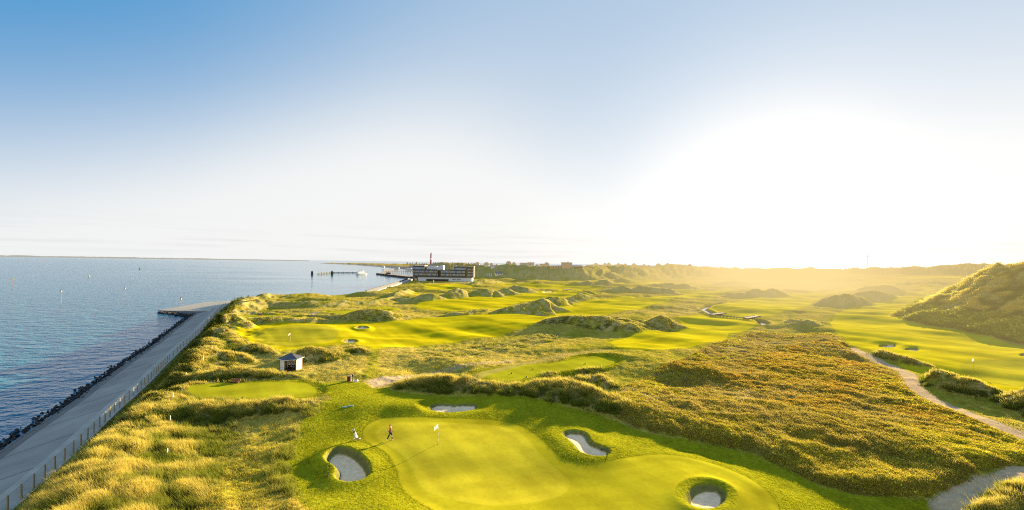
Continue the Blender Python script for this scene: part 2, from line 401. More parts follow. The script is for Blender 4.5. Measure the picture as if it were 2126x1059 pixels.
def ground(x, y, z, dn, D, fd):
    n = len(x)
    d = np.hypot(x, y)
    e = np.maximum(.10, d * .0009)
    jx = x + .30 * fbm(x / 1.3, y / 1.3, 2, 90); jy = y + .30 * fbm(x / 1.3, y / 1.3, 2, 95)
    n1 = fbm(x / 9, y / 9, 4, 100) * .5 + .5; n2 = fbm(x / 2.2, y / 2.2, 3, 110) * .5 + .5; n3 = fbm(x / 30, y / 30, 3, 120) * .5 + .5
    col = lerp(C['dry'][None, :].repeat(n, 0), C['olive'], sst(.35, .65, n1 * .6 + n2 * .4))
    col = lerp(col, C['tan'], .4 * sst(.52, .75, n3 * .6 + n2 * .4))
    tex = np.full(n, .75); wild = np.ones(n)
    # green rough round the green, heath
    w = sst(-e, e, sd_poly(jx, jy, RO)); w = np.maximum(w, sst(-e, e, sd_poly(jx, jy, RO2))); w = np.maximum(w, .75 * sst(-.8, .8, sd_poly(jx, jy, RO3)))
    col = lerp(col, C['rough'] * (1), w); tex = tex * (1 - w) + .6 * w; rough = w.copy(); wild *= 1 - w
    hw = sst(-e, e, sd_poly(jx, jy, HE))
    hc = lerp(C['heath'][None, :].repeat(n, 0), C['grey'], sst(.55, .8, n1))
    hc = lerp(hc, C['olive'] * .9, sst(.5, .7, n2) * .6)
    col = lerp(col, hc, hw); tex = tex * (1 - hw) + 1. * hw; rough *= 1 - hw; wild *= 1 - hw
    orange = np.zeros(n)
    for P in ORW:
        orange = np.maximum(orange, sst(-1.5, 2.5, sd_poly(jx, jy, P)))
    orange *= hw
    # mown areas
    mown = np.zeros(n)
    for P in FW:
        w = sst(-e, e, sd_poly(jx * .5 + x * .5, jy * .5 + y * .5, P))
        col = lerp(col, C['fair'], w); mown = np.maximum(mown, w)
    for P, key, f in ((APW, 'apron', 0), (PUW, 'green', 0), (PU2, 'green', 0), (PU3, 'green', 0)):
        w = sst(-.12, .12, sd_poly(x, y, P))
        col = lerp(col, C[key], w); mown = np.maximum(mown, w)
    for P in TE:
        s = sd_poly(x, y, P)
        w = sst(-1.7, -1.2, s); col = lerp(col, C['rough'], w); rough = np.maximum(rough, w * (1 - sst(-.2, .1, s)))
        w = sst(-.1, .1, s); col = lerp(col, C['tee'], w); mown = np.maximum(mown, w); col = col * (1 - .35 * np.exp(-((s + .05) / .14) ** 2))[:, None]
    d2, _ = line_dist(x, y, TRACK2)
    w = (1 - sst(.7, 1.5, d2)) * .5; col = lerp(col, C['tan'], w)
    d3, _ = line_dist(x, y, TRACK3)
    w = (1 - sst(.5, 1.3, d3)) * .55; col = lerp(col, C['path'], w)
    # mowing bands, semi rough margins, painted shade of the cut edge
    near = 1 - sst(110, 190, d)
    band = np.sin((x * .83 + y * .56) * 2 * PI / 3.4); band2 = np.sin((x * -.35 + y * .94) * 2 * PI / 4.6)
    k = 1 + near * mown * (.05 * np.tanh(3 * band) + .045 * np.tanh(3 * band2)) + mown * (.20 + .14 * near) * fbm((x + .5 * y) / 12, (y - .4 * x) / 5.5, 3, 150)
    col = col * k[:, None]
    sa = sd_poly(x, y, APW); sp_ = sd_poly(x, y, PUW)
    col = col * (1 + .075 * np.sin(2 * PI * sa / 1.5) * np.exp(-np.maximum(sa, 0) / 3.2) * (sa > .1) * (sp_ < .1) + .05 * np.sin(2 * PI * sp_ / 1.9) * np.exp(-np.maximum(sp_, 0) / 4) * (sp_ > 0))[:, None]
    col = col * (1 - .30 * np.exp(-((sa + .03) / .10) ** 2) * (d < 120))[:, None]  # dark line painted as the shade of the cut step
    tex = tex * (1 - mown) + .04 * mown
    rough *= 1 - mown; wild *= 1 - mown; hw = hw * (1 - mown)
    sm_ = np.zeros(n)
    for P in FW:
        sm_ = np.maximum(sm_, sst(-2.6, -.2, sd_poly(jx, jy, P)))
    col = lerp(col, C['rough'] * 1.1, .6 * sm_ * (1 - mown) * (1 - hw))
    # dunes
    dc = sst(.06, .42, dn * (1 + .5 * fbm(x / 2.4, y / 2.4, 2, 160)))
    dcol = lerp(C['dune'][None, :].repeat(n, 0), C['olive'], sst(.35, .7, n2))
    dcol = lerp(dcol, C['tan'], .45 * sst(.5, .75, n1))
    col = lerp(col, dcol, dc); tex = tex * (1 - dc) + 1. * dc; mown *= 1 - dc; rough *= 1 - dc; hw *= 1 - dc; wild *= 1 - dc
    bw = (1 - sst(11, 17, fd)) * (y < 250)
    col = lerp(col, dcol, bw * (1 - mown)); col = col * (1 - .5 * np.maximum(dc, bw * (1 - mown)) * (1 - sst(60, 120, d)))[:, None]; tall = np.maximum(dc, bw * (1 - mown) * (.25 + .75 * sst(.5, 3, fd)))  # ground colour darkened under near tall grass, as shade between the tufts
    for P in MAW:
        w = sst(-1, 1.2, sd_poly(jx, jy, P)) * sst(.3, .55, n2)
        tall = np.maximum(tall, w * .9); col = lerp(col, C['tan'], w * .6)
    # gravel
    path = np.zeros(n)
    for P in PAW:
        path = np.maximum(path, sst(-.3, .3, sd_poly(jx, jy, P)))
    d1, _ = line_dist(jx, jy, TRACK)
    path = np.maximum(path, 1 - sst(1.0, 1.45, d1 + .4 * (n2 - .5)))
    col = lerp(col, C['path'] * 1, path); tex = tex * (1 - path) + .35 * path
    sand = np.zeros(n)
    for P, dep, lip in BK:
        s = sd_poly(x, y, P, 6)
        if dep == .60 and lip == .26:
            w = sst(-.95, -.8, s); col = lerp(col, C['rough'], w); tex = tex * (1 - w) + .6 * w
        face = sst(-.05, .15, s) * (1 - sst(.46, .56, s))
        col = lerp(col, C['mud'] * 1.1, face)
        w = sst(.46, .56, s); col = lerp(col, C['sand'], w); sand = np.maximum(sand, w)
        m = sst(-.25, -.1, s)
        tall *= 1 - m; rough *= 1 - m; wild *= 1 - m; hw *= 1 - m
    tex = tex * (1 - sand) + .25 * sand
    for P in DITCH:
        dd, _ = line_dist(x, y, P)
        w = 1 - sst(1.2, 2.3, dd); col = lerp(col, C['mud'], w); mown *= 1 - w; tall *= 1 - w; wild *= 1 - w
    bch = (1 - sst(25, 75, D)) * (y > 600) * (x < -150)
    col = lerp(col, np.array((.30, .27, .23)), bch); tall *= 1 - bch; wild *= 1 - bch
    off = (1 - path) * (D > .4)
    fars = sst(500, 900, y); col = lerp(col, C['brown'] * 1.25, .45 * fars * (1 - mown) * (1 - bch))
    tex = tex * (1 - .55 * sst(80, 260, d)) + .15 * dc * sst(80, 200, d)
    return dict(col=col, tex=tex, tall=tall * off, heath=hw * off, orange=orange * off, rough=rough * off, wild=wild * off, mown=mown, sand=sand)

# ------------------------------------------------------------------ mesh from arrays
def mesh_np(name, V, faces_idx, nside, mat, cols=None, extra=None, smooth=True):
    me = bpy.data.meshes.new(name)
    nf = len(faces_idx) // nside
    me.vertices.add(len(V)); me.vertices.foreach_set('co', V.astype(np.float32).ravel())
    me.loops.add(nf * nside); me.loops.foreach_set('vertex_index', faces_idx.astype(np.int32))
    me.polygons.add(nf); me.polygons.foreach_set('loop_start', np.arange(0, nf * nside, nside, dtype=np.int32))
    me.polygons.foreach_set('use_smooth', np.full(nf, smooth))
    me.update(calc_edges=True)
    if cols is not None:
        a = me.attributes.new('Col', 'FLOAT_COLOR', 'POINT'); a.data.foreach_set('color', cols.astype(np.float32).ravel())
    if extra is not None:
        a = me.attributes.new('tex', 'FLOAT', 'POINT'); a.data.foreach_set('value', extra.astype(np.float32))
    me.materials.append(mat)
    o = bpy.data.objects.new(name, me); COL.objects.link(o)
    return o

# ------------------------------------------------------------------ materials
def nt_new(name):
    m = bpy.data.materials.new(name); m.use_nodes = True
    nt = m.node_tree; nt.nodes.clear()
    out = nt.nodes.new('ShaderNodeOutputMaterial')
    return m, nt, out

def N(nt, typ, **kw):
    n = nt.nodes.new(typ)
    for k, v in kw.items():
        if k.startswith('i_'):
            key = k[2:]
            key = int(key) if key.isdigit() else key
            n.inputs[key].default_value = v
        else:
            setattr(n, k, v)
    return n

HAZE_COL = (1.0, .74, .33, 1)
def paint_haze(nt, shader_out, fac_out, out, colour=HAZE_COL, strength=1.08):  # haze painted on as emission mixed into the surface material
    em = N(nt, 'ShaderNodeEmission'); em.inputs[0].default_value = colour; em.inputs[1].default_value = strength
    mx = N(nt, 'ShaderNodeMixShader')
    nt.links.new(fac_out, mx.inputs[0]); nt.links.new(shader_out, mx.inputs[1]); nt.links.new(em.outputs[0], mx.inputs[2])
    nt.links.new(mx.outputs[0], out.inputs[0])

def math_n(nt, op, a, b=None, clamp=False):
    n = N(nt, 'ShaderNodeMath', operation=op); n.use_clamp = clamp
    for k, s in ((0, a), (1, b)):
        if s is None: continue
        if isinstance(s, (int, float)): n.inputs[k].default_value = s
        else: nt.links.new(s, n.inputs[k])
    return n.outputs[0]

def mat_ground():
    m, nt, out = nt_new('links_turf')
    at_ = N(nt, 'ShaderNodeAttribute', attribute_name='Col'); tx = N(nt, 'ShaderNodeAttribute', attribute_name='tex')
    geo = N(nt, 'ShaderNodeNewGeometry')
    n1 = N(nt, 'ShaderNodeTexNoise'); n1.inputs['Scale'].default_value = 2.6; n1.inputs['Detail'].default_value = 5
    n2 = N(nt, 'ShaderNodeTexNoise'); n2.inputs['Scale'].default_value = .55; n2.inputs['Detail'].default_value = 4
    n3 = N(nt, 'ShaderNodeTexNoise'); n3.inputs['Scale'].default_value = .11; n3.inputs['Detail'].default_value = 3
    for n in (n1, n2, n3): nt.links.new(geo.outputs['Position'], n.inputs['Vector'])
    a = math_n(nt, 'SUBTRACT', n1.outputs[0], .5); b = math_n(nt, 'SUBTRACT', n2.outputs[0], .5); c = math_n(nt, 'SUBTRACT', n3.outputs[0], .5)
    s1 = math_n(nt, 'MULTIPLY', a, math_n(nt, 'ADD', math_n(nt, 'MULTIPLY', tx.outputs['Fac'], 1.5), .25))
    s2 = math_n(nt, 'MULTIPLY', b, math_n(nt, 'ADD', math_n(nt, 'MULTIPLY', tx.outputs['Fac'], .9), .22))
    s3 = math_n(nt, 'MULTIPLY', c, .45)
    f = math_n(nt, 'ADD', math_n(nt, 'ADD', s1, s2), math_n(nt, 'ADD', s3, 1.0))
    mul = N(nt, 'ShaderNodeVectorMath', operation='SCALE')
    nt.links.new(at_.outputs['Color'], mul.inputs[0]); nt.links.new(f, mul.inputs['Scale'])
    bp = N(nt, 'ShaderNodeBump'); bp.inputs['Distance'].default_value = .30
    nb = N(nt, 'ShaderNodeTexNoise'); nb.inputs['Scale'].default_value = 3.2; nb.inputs['Detail'].default_value = 4; nb.inputs['Roughness'].default_value = .6
    nt.links.new(geo.outputs['Position'], nb.inputs['Vector'])
    nt.links.new(nb.outputs[0], bp.inputs['Height'])
    nt.links.new(math_n(nt, 'MULTIPLY', tx.outputs['Fac'], .75), bp.inputs['Strength'])
    df = N(nt, 'ShaderNodeBsdfDiffuse'); nt.links.new(mul.outputs[0], df.inputs['Color']); nt.links.new(bp.outputs[0], df.inputs['Normal'])
    paint_haze(nt, df.outputs[0], at_.outputs['Alpha'], out)
    return m

def mat_leaf(name, trans=.4):
    m, nt, out = nt_new(name)
    a = N(nt, 'ShaderNodeAttribute', attribute_name='Col')
    d = N(nt, 'ShaderNodeBsdfDiffuse'); t = N(nt, 'ShaderNodeBsdfTranslucent'); mx = N(nt, 'ShaderNodeMixShader'); mx.inputs[0].default_value = trans
    nt.links.new(a.outputs['Color'], d.inputs[0]); nt.links.new(a.outputs['Color'], t.inputs[0])
    nt.links.new(d.outputs[0], mx.inputs[1]); nt.links.new(t.outputs[0], mx.inputs[2])
    paint_haze(nt, mx.outputs[0], a.outputs['Alpha'], out)
    return m

_mats = {}
def mat(name, col, rough=.6, metal=0.0, var=.18, scale=3.0, hz=0.0, bump=0.0):
    if name in _mats: return _mats[name]
    m, nt, out = nt_new(name)
    geo = N(nt, 'ShaderNodeTexCoord')
    n = N(nt, 'ShaderNodeTexNoise'); n.inputs['Scale'].default_value = scale; n.inputs['Detail'].default_value = 4
    nt.links.new(geo.outputs['Object'], n.inputs['Vector'])
    f = math_n(nt, 'ADD', math_n(nt, 'MULTIPLY', n.outputs[0], var * 2), 1 - var)
    v = N(nt, 'ShaderNodeVectorMath', operation='SCALE'); v.inputs[0].default_value = col[:3]
    nt.links.new(f, v.inputs['Scale'])
    p = N(nt, 'ShaderNodeBsdfPrincipled'); p.inputs['Roughness'].default_value = rough; p.inputs['Metallic'].default_value = metal
    nt.links.new(v.outputs[0], p.inputs['Base Color'])
    if bump:
        b = N(nt, 'ShaderNodeBump'); b.inputs['Strength'].default_value = bump; nt.links.new(n.outputs[0], b.inputs['Height']); nt.links.new(b.outputs[0], p.inputs['Normal'])
    if hz:
        val = N(nt, 'ShaderNodeValue'); val.outputs[0].default_value = hz
        paint_haze(nt, p.outputs[0], val.outputs[0], out)
    else:
        nt.links.new(p.outputs[0], out.inputs[0])
    _mats[name] = m
    return m

# ------------------------------------------------------------------ object helpers
class MB:
    def __init__(s): s.v = []; s.f = []
    def add(s, v, f):
        o = len(s.v); s.v += [tuple(p) for p in v]; s.f += [tuple(i + o for i in q) for q in f]
        return s
    def box(s, x0, x1, y0, y1, z0, z1, M=None):
        v = [(x0,y0,z0),(x1,y0,z0),(x1,y1,z0),(x0,y1,z0),(x0,y0,z1),(x1,y0,z1),(x1,y1,z1),(x0,y1,z1)]
        if M is not None: v = [tuple(M @ Vector(p)) for p in v]
        return s.add(v, [(3,2,1,0),(4,5,6,7),(0,1,5,4),(1,2,6,5),(2,3,7,6),(3,0,4,7)])
    def tube(s, pts, r, n=8, cap=True):
        pts = [Vector(p) for p in pts]
        rs = r if isinstance(r, (list, tuple)) else [r] * len(pts)
        rings = []
        for i, p in enumerate(pts):
            t = (pts[min(i + 1, len(pts) - 1)] - pts[max(i - 1, 0)]).normalized()
            a = t.cross(Vector((0, 0, 1)) if abs(t.z) < .9 else Vector((1, 0, 0))).normalized(); b = t.cross(a)
            rings.append([p + (a * math.cos(2 * PI * k / n) + b * math.sin(2 * PI * k / n)) * rs[i] for k in range(n)])
        v = [q for r_ in rings for q in r_]; f = []
        for i in range(len(pts) - 1):
            for k in range(n):
                f.append((i * n + k, i * n + (k + 1) % n, (i + 1) * n + (k + 1) % n, (i + 1) * n + k))
        if cap: f += [tuple(range(n))[::-1], tuple(range((len(pts) - 1) * n, len(pts) * n))]
        return s.add(v, f)
    def lathe(s, prof, n=16, c=(0, 0)):
        return s.tube([(c[0], c[1], z) for r, z in prof], [max(r, .001) for r, z in prof], n)
    def build(s, name, m, parent=None, smooth=False):
        me = bpy.data.meshes.new(name); me.from_pydata(s.v, [], s.f); me.update()
        bm = bmesh.new(); bm.from_mesh(me); bmesh.ops.recalc_face_normals(bm, faces=bm.faces); bm.to_mesh(me); bm.free()
        if smooth: me.polygons.foreach_set('use_smooth', [True] * len(me.polygons))
        me.materials.append(m)
        o = bpy.data.objects.new(name, me); COL.objects.link(o)
        if parent is not None: o.parent = parent
        return o

def tag(o, label=None, cat=None, group=None, kind=None):
    if label: o['label'] = label
    if cat: o['category'] = cat
    if group: o['group'] = group
    if kind: o['kind'] = kind
    return o

def thing(name, loc, rz, label, cat, group=None):
    o = bpy.data.objects.new(name, None); COL.objects.link(o)
    o.empty_display_size = .2; o.location = loc; o.rotation_euler = (0, 0, rz)
    return tag(o, label, cat, group)

def dup(root, loc, rz, label, scale=None):
    def cp(o, p):
        c = o.copy(); COL.objects.link(c); c.parent = p
        for ch in o.children: cp(ch, c)
        return c
    r = cp(root, None); r.location = loc; r.rotation_euler = (0, 0, rz); r['label'] = label
    if scale: r.scale = (scale,) * 3
    return r

# ------------------------------------------------------------------ terrain
GRASS = mat_leaf('dune_grass_blades', .45)
LEAF = mat_leaf('shrub_leaves', .3)
NX = 1180
Xs = np.linspace(-170, 2300, NX)
us = Xs - CX
vs = np.concatenate([np.linspace(5.0, 22, 46), np.linspace(22.5, 150, 215), np.linspace(151, 560, 350), np.linspace(562, 1000, 60)])
NV = len(vs)
Yd = F * H0 / vs
GX = (us[None, :] / F * Yd[:, None]).ravel(); GY = np.repeat(Yd, NX)
GZ, DN, CD, FD = height(GX, GY, True)
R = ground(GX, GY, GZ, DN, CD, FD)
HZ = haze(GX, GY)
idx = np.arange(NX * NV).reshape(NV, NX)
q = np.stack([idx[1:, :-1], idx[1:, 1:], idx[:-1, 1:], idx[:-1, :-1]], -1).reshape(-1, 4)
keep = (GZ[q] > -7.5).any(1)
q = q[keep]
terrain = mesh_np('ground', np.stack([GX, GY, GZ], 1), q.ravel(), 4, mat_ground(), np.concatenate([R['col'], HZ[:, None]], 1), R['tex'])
tag(terrain, kind='structure')

# ------------------------------------------------------------------ vegetation (uncountable)
zz = GZ.reshape(NV, NX)
scr = -(F * (zz - H0) / Yd[:, None])           # row of every ground point seen from the drone
dv = np.zeros_like(scr); dv[:-1] = scr[1:] - scr[:-1]
wgt = np.clip(dv, .15, 6.0).ravel() * (Xs[1] - Xs[0])
ontop = ((vs > 18)[:, None] & (Xs > -80)[None, :] & (Xs < 2210)[None, :]).ravel()

FADE = 1 - .93 * sst(75, 190, np.hypot(GX, GY))
def sample(mask, count):
    p = wgt * mask * ontop * FADE
    k = rng.choice(len(p), size=count, p=p / p.sum())
    iy, ix = k // NX, k % NX
    vv = vs[iy] + (rng.random(count) - .5) * np.gradient(vs)[iy]
    uu = us[ix] + (rng.random(count) - .5) * (us[1] - us[0])
    d = F * H0 / vv
    x = uu / F * d; y = d
    return x, y, k

WIND = np.array((-.75, -.25))
def tufts(name, mask, count, nb, h, wdt, spread, tipc, rootc, mat_, lean=.45, varc=.25, lab=None, jit=.55, relief_shade=0):
    x, y, k = sample(mask, count)
    z = height(x, y) - .04
    d = np.hypot(x, y)
    n = len(x)
    far = np.clip(d / 70, .8, 6) ** .62
    hh = h * (0.55 + .9 * rng.random(n)) * np.clip(1.2 - d / 190, .34, 1.0)
    sp = spread * far; wd = wdt * np.clip(d / 60, .7, 2.2)
    rep = lambda a: np.repeat(a, nb)
    bx = rep(x) + rng.normal(0, 1, n * nb) * rep(sp) * .5; by = rep(y) + rng.normal(0, 1, n * nb) * rep(sp) * .5
    bz = rep(z)
    ang = rng.random(n * nb) * 2 * PI
    ht = rep(hh) * (.6 + .6 * rng.random(n * nb))
    gust = rep(fbm(x / 5, y / 5, 2, 200)) * .35
    lx = (WIND[0] * (.6 + gust) + jit * rng.normal(0, 1, n * nb)) * lean * ht
    ly = (WIND[1] * (.6 + gust) + jit * rng.normal(0, 1, n * nb)) * lean * ht
    ww = rep(wd) * (.6 + .8 * rng.random(n * nb))
    cx, sx = np.cos(ang) * ww * .5, np.sin(ang) * ww * .5
    V = np.empty((n * nb, 3, 3))
    V[:, 0] = np.stack([bx - cx, by - sx, bz], 1); V[:, 1] = np.stack([bx + cx, by + sx, bz], 1)
    V[:, 2] = np.stack([bx + lx, by + ly, bz + ht], 1)
    t = rng.random(n)[:, None] ; s = (1 - varc + 2 * varc * rng.random(n))[:, None]
    pal_t = np.asarray(tipc); pal_r = np.asarray(rootc)
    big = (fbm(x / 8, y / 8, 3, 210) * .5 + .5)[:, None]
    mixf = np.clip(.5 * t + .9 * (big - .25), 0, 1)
    if relief_shade:
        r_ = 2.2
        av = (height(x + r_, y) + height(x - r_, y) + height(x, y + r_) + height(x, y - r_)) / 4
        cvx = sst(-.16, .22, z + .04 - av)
        mixf = np.clip(.35 * mixf + .75 * (1 - cvx)[:, None], 0, 1); s = s * (.72 + .45 * cvx)[:, None]  # shade painted into blade colour: hollows darker and greener, crests brighter
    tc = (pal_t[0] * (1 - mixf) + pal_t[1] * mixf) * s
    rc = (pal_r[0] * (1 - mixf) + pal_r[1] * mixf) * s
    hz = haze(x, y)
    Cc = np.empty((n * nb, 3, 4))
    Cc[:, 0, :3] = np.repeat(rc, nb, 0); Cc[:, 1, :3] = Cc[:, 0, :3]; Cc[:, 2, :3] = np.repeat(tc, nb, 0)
    Cc[:, :, 3] = rep(hz)[:, None]
    o = mesh_np(name, V.reshape(-1, 3), np.arange(n * nb * 3), 3, mat_, Cc.reshape(-1, 4), None, False)
    return tag(o, lab[0], lab[1], kind='stuff')

A3 = lambda *r: [np.array(c) for c in r]
clump = .05 + sst(.40, .62, fbm(GX / 1.15, GY / 1.15, 2, 240) * .5 + .5) * (GY < 130) + (GY >= 130)
tufts('marram_grass', R['tall'] * clump, 62000, 11, .62, .045, .34, A3((.66,.52,.12), (.36,.41,.045)), A3((.25,.22,.05), (.10,.13,.022)), GRASS, .85, .26, jit=.30, relief_shade=1,
      lab=('tall tan marram grass covering the dunes and the bank beside the fence', 'dune grass'))
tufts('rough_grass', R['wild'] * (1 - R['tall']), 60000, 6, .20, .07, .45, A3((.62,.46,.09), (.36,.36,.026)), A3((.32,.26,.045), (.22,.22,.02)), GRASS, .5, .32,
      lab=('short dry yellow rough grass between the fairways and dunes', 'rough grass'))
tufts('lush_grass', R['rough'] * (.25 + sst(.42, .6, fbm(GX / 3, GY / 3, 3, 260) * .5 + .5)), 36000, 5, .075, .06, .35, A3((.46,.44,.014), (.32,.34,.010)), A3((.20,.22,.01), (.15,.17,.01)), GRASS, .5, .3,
      lab=('lush green semi rough grass ringing the near putting green', 'semi rough'))

FADE = 1 - .8 * sst(190, 330, np.hypot(GX, GY))
def shrubs(name, mask, count, nl, rad, leaf, pal, lab):
    x, y, k = sample(mask, count)
    hsel = height(x, y)
    d = np.hypot(x, y); n = len(x)
    far = np.clip(d / 60, .8, 5) ** .7
    r = rad * (.55 + .9 * rng.random(n)) * far
    rep = lambda a: np.repeat(a, nl)
    th = rng.random(n * nl) * 2 * PI; ph = rng.random(n * nl)
    rr = rep(r) * (.65 + .45 * rng.random(n * nl))
    cz = ph; cr = np.sqrt(1 - ph ** 2)
    c = np.stack([rep(x) + cr * np.cos(th) * rr, rep(y) + cr * np.sin(th) * rr, rep(hsel) - .05 + cz * rr * .85], 1)
    ls = leaf * rep(far) * (.6 + .8 * rng.random(n * nl))
    V = c[:, None, :] + rng.normal(0, 1, (n * nl, 3, 3)) * ls[:, None, None] * np.array((1, 1, .8))
    pal = np.asarray(pal)
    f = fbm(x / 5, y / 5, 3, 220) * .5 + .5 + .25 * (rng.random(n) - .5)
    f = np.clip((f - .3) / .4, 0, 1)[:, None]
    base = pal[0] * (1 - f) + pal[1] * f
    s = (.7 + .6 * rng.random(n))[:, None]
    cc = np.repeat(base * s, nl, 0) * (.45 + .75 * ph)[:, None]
    Cc = np.empty((n * nl, 3, 4)); Cc[:, :, :3] = cc[:, None, :]; Cc[:, :, 3] = rep(haze(x, y))[:, None]
    o = mesh_np(name, V.reshape(-1, 3), np.arange(n * nl * 3), 3, LEAF, Cc.reshape(-1, 4), None, False)
    return tag(o, lab[0], lab[1], kind='stuff')

patch = (fbm(GX / 7.5, GY / 6.0, 4, 230) * .5 + .5)
low = sst(.42, .6, patch)
shrubs('orange_heath', R['orange'] * (.08 + low), 36000, 9, .17, .05, A3((.56,.37,.055), (.52,.41,.055)), ('orange tinged rose and heather scrub in the right hand heath', 'heath scrub'))
edge = sst(0, 9, sd_poly(GX, GY, HE, 40.)) 
shrubs('green_heath', R['heath'] * (1 - R['orange'] * .8) * (.04 + low * (1.25 - edge)), 34000, 9, .17, .05, A3((.40,.32,.05), (.62,.53,.04)), ('olive green low scrub along the lower edge of the heath', 'heath scrub'))
eb = np.exp(-((sd_poly(GX, GY, HE, 40.) - 3.0) / 4.0) ** 2) * (GY < 75) * sst(-8, 12, GX)
shrubs('heath_fringe', R['heath'] * eb, 15000, 9, .17, .05, A3((.62,.56,.035), (.52,.50,.025)), ('bright yellow green fringe of low scrub along the lower edge of the heath', 'heath fringe'))
tufts('heath_grass', R['heath'], 42000, 6, .22, .06, .4, A3((.58,.44,.10), (.44,.36,.07)), A3((.28,.21,.045), (.21,.17,.04)), GRASS, .5, .3,
      lab=('sparse brown grass between the heath shrubs', 'heath grass'))
hp = DR[HILL]
hd, hi = line_dist(GX, GY, hp[:, :3])
hillm = (hd < np.interp(hi, np.arange(len(hp)), hp[:, 3]) * 1.02) & (GY < 330)
hlow = np.clip(1.15 - GZ / 9, 0, 1) + .10
shrubs('hill_scrub', hillm * (DN > .5) * np.clip(1.0 - GZ / 6, 0, 1) * (.1 + low), 6500, 10, .50, .13, A3((.42,.40,.05), (.30,.32,.035)), ('dense green bushes along the foot of the tall dune hill at the right edge', 'hill scrub'))
FADE = np.ones_like(GX)
tufts('hill_grass', hillm * (DN > .8) * (.2 + sst(.38, .6, fbm(GX / 3, GY / 6, 3, 250) * .5 + .5)), 30000, 9, .95, .06, .5, A3((.86,.72,.19), (.48,.52,.06)), A3((.36,.31,.07), (.17,.20,.03)), GRASS, .8, .3, jit=.3, relief_shade=1,
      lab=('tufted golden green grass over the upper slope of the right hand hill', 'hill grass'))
bx_ = ((GY < 215) & (FD > 1.0) & (FD < 6.5) & (CD > 0)) * (.2 + sst(.4, .62, patch))
shrubs('bank_scrub', bx_ * 1.0, 9000, 10, .34, .08, A3((.09,.11,.018), (.15,.155,.02)), ('dark green scrub on the bank just inside the sea fence', 'bank scrub'))

# ================================================================== THINGS
CONC = mat('weathered_concrete', (.40, .37, .32), .85, var=.34, scale=.5, bump=.2)
ASPH = mat('revetment_asphalt', (.27, .25, .225), .8, var=.55, scale=.16, bump=.15)
ROCK = mat('wet_basalt', (.012, .011, .010), .7, var=.4, scale=1.2)
WOOD = mat('weathered_post', (.46, .33, .19), .8, var=.25, scale=6)
WHITE = mat('white_paint', (.78, .77, .74), .5, var=.06)
DARK = mat('dark_paint', (.03, .03, .035), .5)
BLACK = mat('black_cloth', (.012, .012, .018), .8)

# ---------------- sea defence
def offset_line(P, o):
    out = []
    for i in range(len(P)):
        a, b = P[max(i - 1, 0)], P[min(i + 1, len(P) - 1)]
        t = (b - a) / np.hypot(*(b - a)); n = np.array((-t[1], t[0]))
        out.append(P[i] + n * o)
    return np.array(out)
def resample(P, step):
    P = np.asarray(P); L = np.r_[0, np.cumsum(np.hypot(*np.diff(P, axis=0).T))]
    s = np.arange(0, L[-1], step)
    return np.stack([np.interp(s, L, P[:, 0]), np.interp(s, L, P[:, 1])], 1)
FL = resample(FENCE[:F_TOP + 1], 2.0)
def strip(a, za, b, zb, name, m, parent, thick=.35):
    n = len(a); mb = MB()
    V = [(p[0], p[1], za) for p in a] + [(p[0], p[1], zb) for p in b] + [(p[0], p[1], za - thick) for p in a] + [(p[0], p[1], zb - thick) for p in b]
    Fc = []
    for i in range(n - 1):
        Fc += [(i, i + 1, n + i + 1, n + i), (2 * n + i, 3 * n + i, 3 * n + i + 1, 2 * n + i + 1), (n + i, n + i + 1, 3 * n + i + 1, 3 * n + i), (i + 1, i, 2 * n + i, 2 * n + i + 1)]
    Fc += [(0, n, 3 * n, 2 * n), (n - 1, 3 * n - 1, 4 * n - 1, 2 * n - 1)]
    return mb.add(V, Fc).build(name, m, parent)
wallA = thing('sea_wall', (FL[0][0], FL[0][1], -2), 0, 'long grey sloping sea wall between the wire fence and the dark rocks', 'sea wall')
wallA.location = (0, 0, 0)
strip(offset_line(FL, -.3), -1.98, offset_line(FL, 2.1), -2.05, 'walkway', CONC, wallA)
strip(offset_line(FL, 2.13), -2.10, offset_line(FL, 9.6), -4.25, 'slope_slab', ASPH, wallA)
strip(offset_line(FL, 8.3), -3.868, offset_line(FL, 9.58), -4.236, 'tide_band', mat('wet_asphalt', (.11, .105, .10), .7, var=.5, scale=.4), wallA, .02)
strip(offset_line(FL, 9.62), -4.22, offset_line(FL, 10.1), -4.30, 'kerb', mat('kerb_stone', (.13, .13, .13), .8), wallA)
jn = MB()
for k in range(4, len(FL) - 2, 5):
    a = offset_line(FL, 2.2)[k]; b = offset_line(FL, 9.5)[k]
    t = (b - a) / np.hypot(*(b - a)); n_ = np.array((-t[1], t[0])) * .05
    jn.add([(a[0]-n_[0], a[1]-n_[1], -2.10), (a[0]+n_[0], a[1]+n_[1], -2.10), (b[0]+n_[0], b[1]+n_[1], -4.21), (b[0]-n_[0], b[1]-n_[1], -4.21)], [(0, 1, 2, 3)])
jn.build('joint_lines', mat('joint_tar', (.07, .07, .07), .7), wallA)
